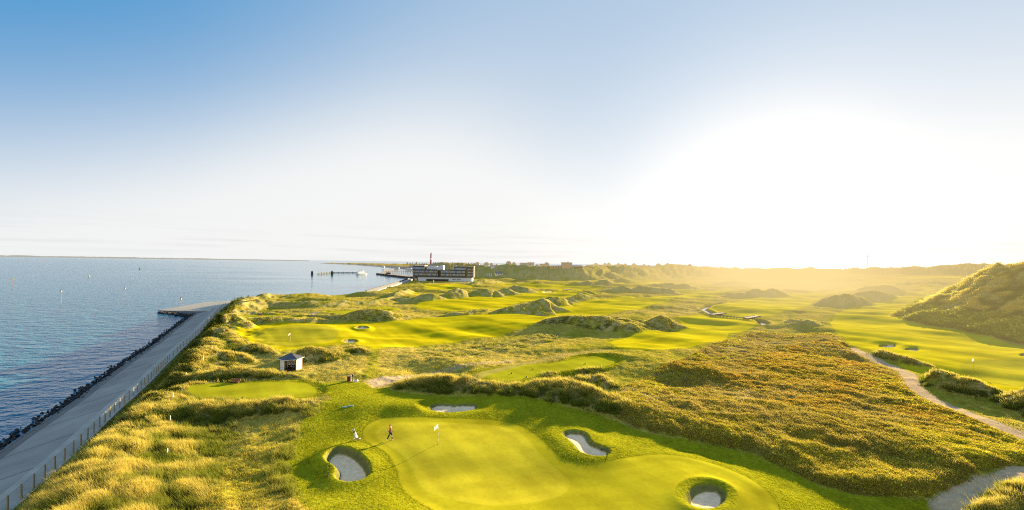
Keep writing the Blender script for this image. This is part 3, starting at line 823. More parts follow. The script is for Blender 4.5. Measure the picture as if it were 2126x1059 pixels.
# rock armour: uncountable rubble
rk = MB(); ro = offset_line(FL, 1)
def rock(x, y, z, r):
    M = Matrix.Translation((x, y, z)) @ Matrix.Rotation(random.random() * 6, 4, Vector((random.random(), random.random(), random.random() + .1)).normalized())
    j = lambda: .6 + .5 * random.random()
    v = [Vector((sx * r * j(), sy * r * j(), sz * r * j() * .8)) for sz in (-1, 1) for sx, sy in ((-1, -1), (1, -1), (1, 1), (-1, 1))]
    rk.add([tuple(M @ p) for p in v], [(3,2,1,0),(4,5,6,7),(0,1,5,4),(1,2,6,5),(2,3,7,6),(3,0,4,7)])
o1, o2 = offset_line(FL, 10.0), offset_line(FL, 12.0)
for i in range(len(FL)):
    for k in range(19):
        t = random.random(); p = o1[i] * (1 - t) + o2[i] * t
        d = p[1]
        rock(p[0] + random.uniform(-1, 1), p[1] + random.uniform(-1, 1), -4.35 - .85 * t ** 1.4 + random.uniform(-.1, .2), random.uniform(.08, .22))
for k in range(170):
    t = random.random(); a = np.array(at(405, 656, -4.6)); b = np.array(at(340, 648.5, SEA)); p = a * (1 - t) + b * t
    rock(p[0] + random.uniform(-2, 2), p[1] + random.uniform(-2.5, 1.0), -4.9 + random.uniform(-.2, .5) * (1 - t), random.uniform(.25, .55))
tag(rk.build('rock_armour', ROCK), 'band of small black wet rocks along the waterline below the sea wall', 'rock armour', kind='stuff')

# groyne: low concrete apron running out to a point in the water
g = thing('groyne', (0, 0, 0), 0, 'flat pointed concrete groyne jutting into the sea at the bend of the fence', 'groyne')
top = [(328,643.8,-4.7),(352,639.6,-4.3),(392,633,-3.6),(430,627,-3.0),(470,624.8,-2.5),(520,623.6,-2.1),(505,630,-2.1),(478,634,-2.05),(456,644,-2.15),(440,645.5,-2.3),(390,645,-3.6),(350,645,-4.5)]
T3 = [(*at(a, b, z), z) for a, b, z in top]
n = len(T3)
MB().add(T3 + [(p[0], p[1], p[2] - .3) for p in T3], [tuple(range(n))[::-1], tuple(range(n, 2 * n))] + [(i, (i + 1) % n, n + (i + 1) % n, n + i) for i in range(n)]).build('deck', CONC, g)
low = MB(); base = [T3[0], T3[11], T3[10], T3[9], T3[8]]
fv = [(p[0], p[1], p[2] - .31) for p in base]; fb = [(p[0] + .4, p[1] - (4.5 if 0 < i < 4 else .4), -7.0) for i, p in enumerate(base)]
low.add(fv + fb, [(i, i + 1, 5 + i + 1, 5 + i) for i in range(4)])
low.build('flank', mat('shaded_concrete', (.10, .11, .12), .8, var=.3, scale=.3), g)  # shade of the near flank put into a darker concrete colour

# far stretch of sea wall running up to the harbour
P2 = np.array([(-91.5, 262), (-99.5, 340), (-107, 400), (-115.5, 468)])
w2 = thing('sea_wall', (0, 0, 0), 0, 'far stretch of pale sea wall with a dark waterline edge running to the harbour', 'sea wall')
strip(offset_line(P2, -2.2), .45, offset_line(P2, 1.2), .55, 'parapet', mat('pale_concrete', (.42, .40, .37), .85, var=.25, scale=.2), w2, 3.2)
strip(offset_line(P2, 1.22), 1.5, offset_line(P2, 1.9), 1.5, 'wave_wall', ROCK, w2, 4.0)
strip(offset_line(P2, 1.93), -.2, offset_line(P2, 5.2), -5.3, 'slope_slab', ROCK, w2)

# ---------------- wire fence
fence = thing('wire_fence', (0, 0, 0), 0, 'long wire mesh fence with weathered wooden posts along the sea wall', 'fence')
FP = resample(FENCE, 2.05)
prev = None; mesh = MB(); post_me = None; cnt = 0
for i, p in enumerate(FP):
    d = p[1]
    if d < 22: continue
    step = 1 if d < 90 else 2
    z0 = -2.0
    if (i % step == 0) and cnt < 100:
        if post_me is None:
            o = MB().tube([(0, 0, -.3), (0, 0, 1.42)], [.085, .075], 7).build('post', WOOD, fence); post_me = o
        else:
            o = post_me.copy(); COL.objects.link(o); o.parent = fence
        o.location = (p[0], p[1], z0); o.rotation_euler = (random.uniform(-.03, .03), random.uniform(-.03, .03), random.random()); cnt += 1
    if prev is not None:
        a, b = prev, p
        t = np.array((b[0] - a[0], b[1] - a[1])); t /= np.hypot(*t); nn = (-t[1] * .02, t[0] * .02)
        for h in (.1, .32, .54, .76, .98, 1.2, 1.36):
            r = .009
            mesh.add([(a[0], a[1], z0 + h - r), (b[0], b[1], z0 + h - r), (b[0], b[1], z0 + h + r), (a[0], a[1], z0 + h + r)], [(0, 1, 2, 3)])
        for k in range(1, 13):
            q = a + (b - a) * k / 13; r = .007
            mesh.add([(q[0] - t[0] * r, q[1] - t[1] * r, z0), (q[0] + t[0] * r, q[1] + t[1] * r, z0), (q[0] + t[0] * r, q[1] + t[1] * r, z0 + 1.36), (q[0] - t[0] * r, q[1] - t[1] * r, z0 + 1.36)], [(0, 1, 2, 3)])
    prev = p
mesh.build('wire_mesh', mat('galvanised_wire', (.24, .25, .25), .5, .6), fence)

# ---------------- flags
def mat_cloth():
    m, nt, out = nt_new('white_flag_cloth')
    n = N(nt, 'ShaderNodeTexNoise'); n.inputs['Scale'].default_value = 6
    r = N(nt, 'ShaderNodeMixRGB'); r.inputs[1].default_value = (.75,.74,.72,1); r.inputs[2].default_value = (.85,.84,.82,1); nt.links.new(n.outputs[0], r.inputs[0])
    d = N(nt, 'ShaderNodeBsdfDiffuse'); t = N(nt, 'ShaderNodeBsdfTranslucent'); mx = N(nt, 'ShaderNodeMixShader'); mx.inputs[0].default_value = .5
    nt.links.new(r.outputs[0], d.inputs[0]); nt.links.new(r.outputs[0], t.inputs[0]); nt.links.new(d.outputs[0], mx.inputs[1]); nt.links.new(t.outputs[0], mx.inputs[2]); nt.links.new(mx.outputs[0], out.inputs[0])
    return m
FLAGC = mat_cloth()
def make_flag(label, px, py, h, side=-1):
    x, y, z = hit(px, py)
    t = thing('golf_flag', (x, y, z), 0, label, 'golf flag', 'flagsticks on the putting greens')
    n = 7
    for k in range(n):
        z0, z1 = h * k / n, h * (k + 1) / n
        MB().tube([(0, 0, z0), (0, 0, z1)], .03, 8).build('pole_band', WHITE if k % 2 else mat('yellow_band', (.62, .50, .05), .5), t)
    fl = MB(); NN = 6
    V = []
    for i in range(NN + 1):
        s = i / NN
        xx = side * .44 * s; yy = .09 * math.sin(s * 5) ; dz = -.34 * s
        V += [(xx, yy, h - .02 + dz * .9), (xx * .93, yy * 1.2, h - .46 + dz * .8)]
    fl.add(V, [(2 * i, 2 * i + 1, 2 * i + 3, 2 * i + 2) for i in range(NN)])
    fl.build('flag', FLAGC, t, True)
    MB().tube([(0, 0, -.02), (0, 0, .008)], .08, 12).build('hole_cup', DARK, t)
    return t
make_flag('white flag on a yellow banded stick on the large near green', 909.5, 922, 2.25)
make_flag('white flag on the left green behind the wooden shelter', 602.5, 711, 2.4)
make_flag('white flag on the right hand green beyond the marram bank', 2021, 768, 2.3)

# ---------------- person walking
SKIN = mat('skin', (.45, .25, .17), .5, var=.05)
def skin_mesh(name, V, E, Rr, m, parent, root=0, sub=2):
    me = bpy.data.meshes.new(name); me.from_pydata(V, E, []); me.update()
    o = bpy.data.objects.new(name, me); COL.objects.link(o)
    sk = o.modifiers.new('Skin', 'SKIN'); sk.use_smooth_shade = True
    if not me.skin_vertices: me.attributes  # layer is made by the modifier
    bm = bmesh.new(); bm.from_mesh(me); ly = bm.verts.layers.skin.verify(); bm.verts.ensure_lookup_table()
    for i, r in enumerate(Rr):
        s = bm.verts[i][ly]; s.radius = r if isinstance(r, tuple) else (r, r); s.use_root = (i == root)
    bm.to_mesh(me); bm.free()
    if sub: sm_ = o.modifiers.new('Sub', 'SUBSURF'); sm_.levels = sub; sm_.render_levels = sub
    me.materials.append(m)
    if parent is not None: o.parent = parent
    return o
def make_person():
    x, y, z = hit(811, 914)
    p = thing('person', (x, y, z), 0, 'person in dark red jumper and black trousers walking left across the near green', 'person', None)
    # faces -X; body skeleton
    hip, kneF, ankF = (0, 0, .92), (-.20, -.09, .52), (-.40, -.09, .13)
    kneR, ankR = (.02, .09, .50), (.22, .09, .10)
    V = [(0,0,.94),(-.01,0,1.12),(-.02,0,1.30),(-.03,0,1.44),(-.06,0,1.53),(-.10,0,1.60),(-.115,0,1.69),(-.10,0,1.76),   # 0-7 spine to crown
         (0,-.10,.90),(-.19,-.10,.52),(-.36,-.10,.12),(-.47,-.10,.10),      # 8-11 front leg
         (0,.10,.90),(.06,.10,.50),(.20,.10,.10),(.08,.10,.04),           # 12-15 rear leg
         (-.02,-.19,1.40),(.02,-.24,1.14),(-.20,-.20,1.03),(-.27,-.18,1.02),     # 16-19 near arm bent forward
         (-.02,.19,1.40),(-.05,.24,1.13),(-.22,.19,.98),(-.29,.17,.96)]        # 20-23 far arm
    E = [(0,1),(1,2),(2,3),(3,4),(4,5),(5,6),(6,7),(0,8),(8,9),(9,10),(10,11),(0,12),(12,13),(13,14),(14,15),(3,16),(16,17),(17,18),(18,19),(3,20),(20,21),(21,22),(22,23)]
    Rr = [(.14,.11),(.125,.10),(.15,.11),(.12,.09),.055,.085,.105,.07,.085,.06,.042,.03,.085,.06,.042,.03,.055,.045,.034,.03,.055,.045,.034,.03]
    # hands: palm plus five fingers each
    for wi, sgn in ((19, -1), (23, 1)):
        wx, wy, wz = V[wi]
        b = len(V); V.append((wx - .055, wy, wz)); Rr.append((.04, .018)); E.append((wi, b))
        for k, (oy, ln) in enumerate(((-.028, .05), (-.010, .06), (.009, .056), (.026, .045))):
            c = len(V); V.append((wx - .055 - ln * .7, wy + oy, wz - .012)); V.append((wx - .055 - ln * .75, wy + oy, wz - .045)); Rr += [.009, .008]
            E += [(b, c), (c, c + 1)]
        c = len(V); V.append((wx - .05, wy - sgn * .03, wz + .03)); Rr.append(.010); E.append((b, c))
    skin_mesh('body', V, E, Rr, SKIN, p, 0, 1)
    RED = mat('dark_red_wool', (.22, .012, .03), .8, var=.2, scale=12)
    jv = [(0,0,.95),(-.01,0,1.12),(-.02,0,1.30),(-.03,0,1.43),(-.05,0,1.50),(-.02,-.20,1.40),(.02,-.245,1.14),(-.17,-.205,1.045),(-.02,.20,1.40),(-.05,.245,1.13),(-.19,.20,1.0)]
    skin_mesh('jumper', jv, [(0,1),(1,2),(2,3),(3,4),(3,5),(5,6),(6,7),(3,8),(8,9),(9,10)], [(.17,.135),(.16,.13),(.185,.14),(.15,.115),.075,.08,.068,.052,.08,.068,.052], RED, p, 0, 2)
    tv = [(0,0,.95),(0,-.10,.88),(-.19,-.10,.52),(-.35,-.10,.15),(0,.10,.88),(.06,.10,.50),(.195,.10,.13)]
    skin_mesh('trousers', tv, [(0,1),(1,2),(2,3),(0,4),(4,5),(5,6)], [(.165,.13),.115,.085,.07,.115,.085,.07], BLACK, p, 0, 2)
    for (a, b) in (((-.345,-.10,.09), (-.51,-.10,.125)), ((.235,.10,.05), (.05,.10,.035))):
        skin_mesh('shoe', [a, b], [(0, 1)], [(.055,.05),(.048,.035)], WHITE, p, 0, 2)
    hv = [(-.085,0,1.665),(-.075,0,1.735),(-.12,0,1.785)]
    skin_mesh('hair', hv, [(0,1),(1,2)], [.098,.108,.07], mat('dark_hair', (.02,.014,.01), .6), p, 0, 2)
    # face
    for s in (-1, 1): MB().lathe([(.0,1.688),(.011,1.695),(.0,1.702)], 8, (-.205, s * .035)).build('eye', DARK, p)
    MB().add([(-.205,-.013,1.66),(-.205,.013,1.66),(-.235,0,1.655),(-.21,0,1.705)], [(0,1,2),(0,2,3),(2,1,3),(1,0,3)]).build('nose', SKIN, p)
    MB().box(-.205,-.195,-.025,.025,1.618,1.63).build('mouth', mat('lips', (.30,.10,.09), .5), p)
    for s in (-1, 1): MB().box(-.115,-.075,s*.10-.012,s*.10+.012,1.66,1.715).build('ear', SKIN, p)
    gl = skin_mesh('glove', [(-.245,-.185,1.02),(-.315,-.18,1.02),(-.36,-.18,1.0)], [(0,1),(1,2)], [.04,(.05,.03),(.045,.025)], WHITE, p, 0, 1)
    MB().box(-.055, -.02, -.335, -.318, 1.18, 1.25, Matrix.Translation((.045, .04, 0))).build('sleeve_badge', mat('pale_blue_badge', (.25, .5, .62), .6), p)
    c = thing('golf_club', (x - .34, y - .21, z + 1.05), 0, 'pale shafted golf club held low by the walking person', 'golf club')
    MB().tube([(0, 0, 0), (.55, -.04, -.52)], .013, 6).build('shaft', mat('bright_steel', (.75, .75, .72), .3, .3), c)
    MB().tube([(-.12, 0, .11), (.03, 0, -.03)], .018, 6).build('grip', WHITE, c)
    MB().box(.50, .64, -.075, -.02, -.565, -.51).build('club_head', mat('bright_steel', (.75, .75, .72), .3, .3), c)
make_person()

# ---------------- golf trolley with bag
def make_trolley():
    x, y, z = hit(741, 914)
    t = thing('golf_trolley', (x, y, z), math.radians(-12), 'white golf bag standing on a two wheeled trolley left of the near green', 'golf trolley')
    tilt = Matrix.Translation((0, 0, .22)) @ Matrix.Rotation(math.radians(-16), 4, 'Y') @ Matrix.Rotation(math.radians(14), 4, 'X')
    bag = MB(); prof = [(.10,0),(.135,.05),(.145,.3),(.125,.55),(.14,.72),(.15,.86),(.13,.88)]
    bag.lathe(prof, 14); bag.v = [tuple(tilt @ Vector(p)) for p in bag.v]
    b = bag.build('bag', WHITE, t, True)
    pk = MB(); pk.box(-.10, .10, -.20, -.10, .12, .45, tilt); pk.build('pocket', mat('offwhite_pocket', (.68, .68, .68), .7), b)
    bd = MB(); bd.lathe([(.146,.80),(.162,.82),(.162,.88),(.146,.90)], 14); bd.v = [tuple(tilt @ Vector(p)) for p in bd.v]; bd.build('collar', DARK, b)
    bs = MB(); bs.lathe([(.10,-.03),(.148,-.02),(.15,.06),(.12,.07)], 14); bs.v = [tuple(tilt @ Vector(p)) for p in bs.v]; bs.build('bag_foot', DARK, b)
    for k in range(7):
        a = k * .9; dx, dy = .07 * math.cos(a), .07 * math.sin(a); h = 1.02 + .09 * ((k * 37) % 5) / 4
        c = MB(); c.tube([tilt @ Vector((dx, dy, .7)), tilt @ Vector((dx * 1.3, dy * 1.3, h))], .012, 6)
        c.tube([tilt @ Vector((dx * 1.3, dy * 1.3, h - .02)), tilt @ Vector((dx * 1.7, dy * 1.7, h + .10))], [.03, .045], 8)
        c.build('club', [mat('bright_steel', (.75,.75,.72), .3, .3), WHITE, DARK][k % 3], t)
    for s in (-1, 1):
        wv = MB(); R_ = .15
        ring = [(s * .30, .10 + R_ * math.cos(a), .15 + R_ * math.sin(a)) for a in np.linspace(0, 2 * PI, 19)]
        wv.tube(ring, .028, 8, False); w_ = wv.build('wheel', DARK, t, True)
        sp_ = MB()
        for a in range(3): sp_.tube([(s * .30, .10 + .13 * math.cos(a * PI / 3), .15 + .13 * math.sin(a * PI / 3)), (s * .30, .10 - .13 * math.cos(a * PI / 3), .15 - .13 * math.sin(a * PI / 3))], .012, 6)
        sp_.build('spokes', mat('grey_metal', (.35,.35,.36), .4, .5), w_)
    fr = MB(); fr.tube([(-.30, .10, .15), (.30, .10, .15)], .016, 6); fr.tube([(0, .10, .15), (0, .12, .25), tilt @ Vector((0, .17, .5)), tilt @ Vector((0, .20, .95)), tilt @ Vector((-.06, .16, 1.12))], .018, 6)
    fr.tube([(0, .1, .15), (0, -.22, .05)], .016, 6)
    fr.build('frame', mat('grey_metal', (.35,.35,.36), .4, .5), t)
    MB().tube([tilt @ Vector((-.16, .16, 1.12)), tilt @ Vector((.10, .16, 1.12))], .02, 6).build('handle', DARK, t)
make_trolley()

# ---------------- wooden shelter
def make_shelter():
    x, y, z = hit(597, 771)
    t = thing('wooden_shelter', (x, y + 1.2, z + .1), 0, 'small six sided shelter of pale boards with a grey pyramid roof and open front', 'shelter')
    BO = mat('pale_boards', (.80, .78, .74), .8, var=.15, scale=5); R0 = 1.85; hw = 2.15
    ang0 = math.radians(-62 - 30 - 4)
    cs = [(R0 * math.cos(ang0 + k * PI / 3), R0 * math.sin(ang0 + k * PI / 3)) for k in range(6)]
    for k in range(1, 6):
        a, b = Vector((*cs[k], 0)), Vector((*cs[(k + 1) % 6], 0)); dirv = (b - a).normalized(); nrm = Vector((dirv.y, -dirv.x, 0))
        wl = MB(); nb = 9
        for j in range(nb):
            z0, z1 = hw * j / nb, hw * (j + 1) / nb - .012; off = .012 * (j % 2)
            p0, p1 = a + nrm * (-.05 + off), b + nrm * (-.05 + off); q0, q1 = a + nrm * (.0 + off), b + nrm * (.0 + off)
            wl.add([(p0.x,p0.y,z0),(p1.x,p1.y,z0),(q1.x,q1.y,z0),(q0.x,q0.y,z0),(p0.x,p0.y,z1),(p1.x,p1.y,z1),(q1.x,q1.y,z1),(q0.x,q0.y,z1)], [(0,1,2,3),(4,5,6,7),(0,1,5,4),(1,2,6,5),(2,3,7,6),(3,0,4,7)])
        wl.build('wall', BO, t)
    for c in cs: MB().box(c[0]-.06, c[0]+.06, c[1]-.06, c[1]+.06, -.15, hw + .02).build('corner_post', mat('brown_post', (.22,.13,.06), .7), t)
    a, b = Vector((*cs[0], 0)), Vector((*cs[1], 0))
    MB().box(a.x + .07, b.x - .07, a.y - .04, a.y + .04, hw - .18, hw - .02).build('lintel', mat('brown_post', (.22,.13,.06), .7), t)
    rf = MB(); R1 = 2.25; ev = [(R1 * math.cos(ang0 + k * PI / 3), R1 * math.sin(ang0 + k * PI / 3), hw + .03) for k in range(6)]
    rf.add(ev + [(0, 0, hw + .92)] + [(p[0], p[1], p[2] - .05) for p in ev], [(k, (k + 1) % 6, 6) for k in range(6)] + [(k, 7 + k, 7 + (k + 1) % 6, (k + 1) % 6) for k in range(6)] + [tuple(range(7, 13))])
    r = rf.build('roof', mat('slate_felt', (.075, .08, .095), .6, var=.3, scale=4), t)
    hp_ = MB()
    for p in ev: hp_.tube([p, (0, 0, hw + .94)], .03, 5)
    hp_.build('hip_trim', mat('lead_grey', (.16,.165,.18), .5), r)
    fa = MB()
    for k in range(6):
        p, q_ = ev[k], ev[(k + 1) % 6]; fa.tube([(p[0], p[1], p[2] - .06), (q_[0], q_[1], q_[2] - .06)], .045, 4)
    fa.build('fascia', WHITE, r)
    MB().add([(c[0]*.95, c[1]*.95, .03) for c in cs], [tuple(range(6))]).build('floor', mat('brown_floor', (.12,.08,.05), .8), t)
    bn = MB(); bn.box(-1.0, 1.0, .75, 1.15, .42, .47); bn.box(-.95, -.88, .8, 1.1, 0, .42); bn.box(.88, .95, .8, 1.1, 0, .42); bn.build('bench', mat('red_brown_bench', (.16,.05,.03), .7), t)
make_shelter()

# ---------------- tee furniture
x, y, z = hit(727.5, 791)
t = thing('litter_bin', (x - .2, y, z), .1, 'brown slatted litter bin beside the tall ball washer', 'litter bin')
BIN = mat('brown_slats', (.09, .035, .025), .7, var=.3, scale=8)
MB().box(-.27, .27, -.27, .27, .05, .80).build('body', BIN, t); MB().box(-.31, .31, -.31, .31, .80, .86).build('lid', mat('pinkish_lid', (.30,.18,.17), .6), t); MB().box(-.22, .22, -.22, .22, -.1, .05).build('plinth', DARK, t)
t = thing('ball_washer', (x + .35, y + .05, z), 0, 'dark ball washer post standing between the litter bin and a white tee stone', 'ball washer')
MB().tube([(0,0,-.1),(0,0,.75)], .055, 8).build('post', DARK, t); MB().lathe([(.05,.74),(.13,.78),(.13,1.0),(.08,1.08),(.02,1.1)], 10).build('washer_head', DARK, t); MB().tube([(.0,0,1.08),(0,0,1.22),(.08,0,1.22)], .018, 6).build('handle', DARK, t)
t = thing('tee_stone', (x + .95, y - .05, z), 0, 'low white rounded tee stone with a dark plate right of the ball washer', 'tee stone')
MB().lathe([(.30,-.1),(.36,.05),(.33,.2),(.2,.28),(.0,.29)], 12).build('stone', WHITE, t, True); MB().box(-.2, .2, -.16, .14, .285, .31).build('plate', DARK, t)
def bench(px, py, label, w=1.5):
    x, y, z = hit(px, py)
    t = thing('bench', (x, y - .3, z - .25), 0, label, 'bench')
    m = mat('red_brown_bench', (.16,.05,.03), .7)
    MB().box(-w/2, w/2, -.2, .2, .42, .47).build('seat', m, t); MB().box(-w/2, w/2, .2, .25, .55, .88).build('backrest', mat('reddish_backrest', (.28,.10,.06), .7), t)
    for s in (-1, 1): MB().box(s*w*.42-.04, s*w*.42+.04, -.18, .24, -.1, .42).build('leg', m, t)
bench(490, 794, 'reddish bench against the grass bank behind the near left tee')
bench(541, 656, 'small reddish bench against the grass bank behind the far left tee')
def post_group(pts, name, label, cat, group, builder, dmin=24):
    proto = None
    for a in pts:
        x, y, z = hit(a[0], a[1], dmin); lb = a[2] if len(a) > 2 else label
        if proto is None:
            proto = thing(name, (x, y, z), 0, lb, cat, group); builder(proto); o = proto
        else: o = dup(proto, (x, y, z), random.uniform(-.3, .3), lb)
def stake(t):
    MB().box(-.035, .035, -.035, .035, -.15, .80).build('shaft', WHITE, t); MB().add([(-.04,-.04,.80),(.04,-.04,.80),(.04,.04,.80),(-.04,.04,.80),(0,0,.9)], [(0,1,4),(1,2,4),(2,3,4),(3,0,4)]).build('tip', WHITE, t)
post_group([(347.5,949,'white boundary stake nearest the camera in the left rough'),(353.5,878,'white boundary stake left of the bank below the near left tee'),(359,829,'white boundary stake close to the left end of the near left tee'),(386,784,'white boundary stake left of the grass bank with the reddish bench'),(422,750,'white boundary stake on the bright dune slope above the fence bend'),(440,727,'white boundary stake on the dune crest left of the dark hollow'),(465,690,'white boundary stake on the dune left of the far left green')],
           'boundary_stake', '', 'stake', 'white boundary stakes on the left dunes', stake)
post_group([(2009,636,'white stake high on the hill face, middle of the upper row'),(1990,636,'white stake on the hill, leftmost of the group'),(2031,645,'white stake low on the hill face above the bushes'),(2077,659,'white stake on the hill nearest the right edge')],
           'hill_stake', '', 'stake', 'white stakes on the right hand hill', stake)
post_group([(1672,640,'white distance post beside the sunlit middle fairway'),(1513,605,'white distance post on the far middle fairway')], 'distance_post', '', 'post', 'white distance posts on the fairways', stake)
def marker(t):
    MB().lathe([(.05,0),(.11,.04),(.13,.12),(.10,.2),(.03,.24)], 10).build('ball', DARK, t, True); MB().tube([(0,0,-.12),(0,0,.03)], .02, 6).build('spike', WOOD, t)
post_group([(504,827,'dark tee marker alone on the near left tee'),(1062,776,'dark tee marker on the left half of the centre tee, leftmost'),(1107,767,'dark tee marker at the back of the left half of the centre tee'),(1138,773,'dark tee marker near the waist of the centre tee'),(1093,784,'dark tee marker at the front edge of the centre tee'),(1215,756,'dark tee marker at the back of the right half of the centre tee'),(1248,761,'dark tee marker at the right end of the centre tee')],
           'tee_marker', '', 'tee marker', 'dark tee markers on the tees', marker)
def blue_board(t): MB().box(-.35, .35, -.05, .05, .0, .12).build('board', mat('pale_blue_board', (.22, .5, .6), .5), t); MB().box(-.3, -.26, -.04, .04, -.15, .005).build('peg', DARK, t); MB().box(.26, .3, -.04, .04, -.15, .005).build('peg', DARK, t)
post_group([(716,846,'pale blue low board on the rough, nearer and left of the two'),(728,843.5,'pale blue low board on the rough, farther and right of the two')], 'ground_board', '', 'ground board', 'blue boards on the grass left of the small bunker', blue_board)
def rake(px, py, rz, lean, label):
    x, y, z = hit(px, py)
    t = thing('bunker_rake', (x, y, z + .05), rz, label, 'rake', 'rakes beside the bunkers')
    M = Matrix.Rotation(lean, 4, 'Y')
    a = MB(); a.tube([M @ Vector((0, 0, 0)), M @ Vector((0, 0, 1.75))], .022, 6); a.build('handle', mat('dark_green_handle', (.02,.05,.035), .6), t)
    b = MB(); b.box(-.05, .05, -.3, .3, -.03, .03)
    for k in range(9): b.box(-.09, -.05, -.28 + k * .065, -.26 + k * .065, -.03, .02)
    b.build('rake_head', DARK, t)
rake(681, 988, .3, .12, 'dark rake standing upright left of the near left bunker')
rake(1250, 934, -.6, 1.15, 'dark rake lying in the kidney bunker right of the near green')

# ---------------- ditch water and footbridges
STREAM = mat('stream_water', (.10, .11, .11), .08, var=.02)
st = MB()
for P in DITCH:
    P = resample(P, 2.0)
    a, b = offset_line(P, .75), offset_line(P, -.75); n = len(P)
    st.add([(p[0], p[1], -.98) for p in a] + [(p[0], p[1], -.98) for p in b], [(i, i + 1, n + i + 1, n + i) for i in range(n - 1)])
tag(st.build('stream', STREAM), kind='structure')
def bridge(x0, y0, x1, y1, w, label):
    a, b = Vector((*at(x0, y0), .12)), Vector((*at(x1, y1), .12)); c = (a + b) / 2; d = b - a
    t = thing('footbridge', c, math.atan2(d.y, d.x), label, 'footbridge', 'plank footbridges over the ditch'); Lh = d.length / 2
    dk = MB(); n = max(6, int(Lh * 2 / .5))
    for k in range(n): dk.box(-Lh + 2*Lh*k/n, -Lh + 2*Lh*(k+1)/n - .04, -w/2, w/2, 0, .08)
    dk.build('deck', mat('silver_planks', (.20, .18, .165), 1.0, var=.2), t)
    for s in (-1, 1): MB().box(-Lh, Lh, s*w*.42-.1, s*w*.42+.1, -.3, -.01).build('beam', WOOD, t)
    for s in (-1, 1): MB().box(-Lh, Lh, s*w/2-.04, s*w/2+.04, .085, .2).build('edge_rail', mat('silver_planks', (.20, .18, .165), 1.0, var=.2), t)
bridge(1478, 653.5, 1503, 650.5, 2.4, 'narrow plank footbridge at the left bend of the ditch')
bridge(1549, 661, 1574, 656.5, 2.2, 'wider plank footbridge right of the other over the ditch')
bridge(1172, 602, 1186, 600.5, 2.6, 'small pale footbridge far off left of the far ditch')
bridge(1319, 619.5, 1336, 620, 2.2, 'low pale footbridge beside the far double dune')

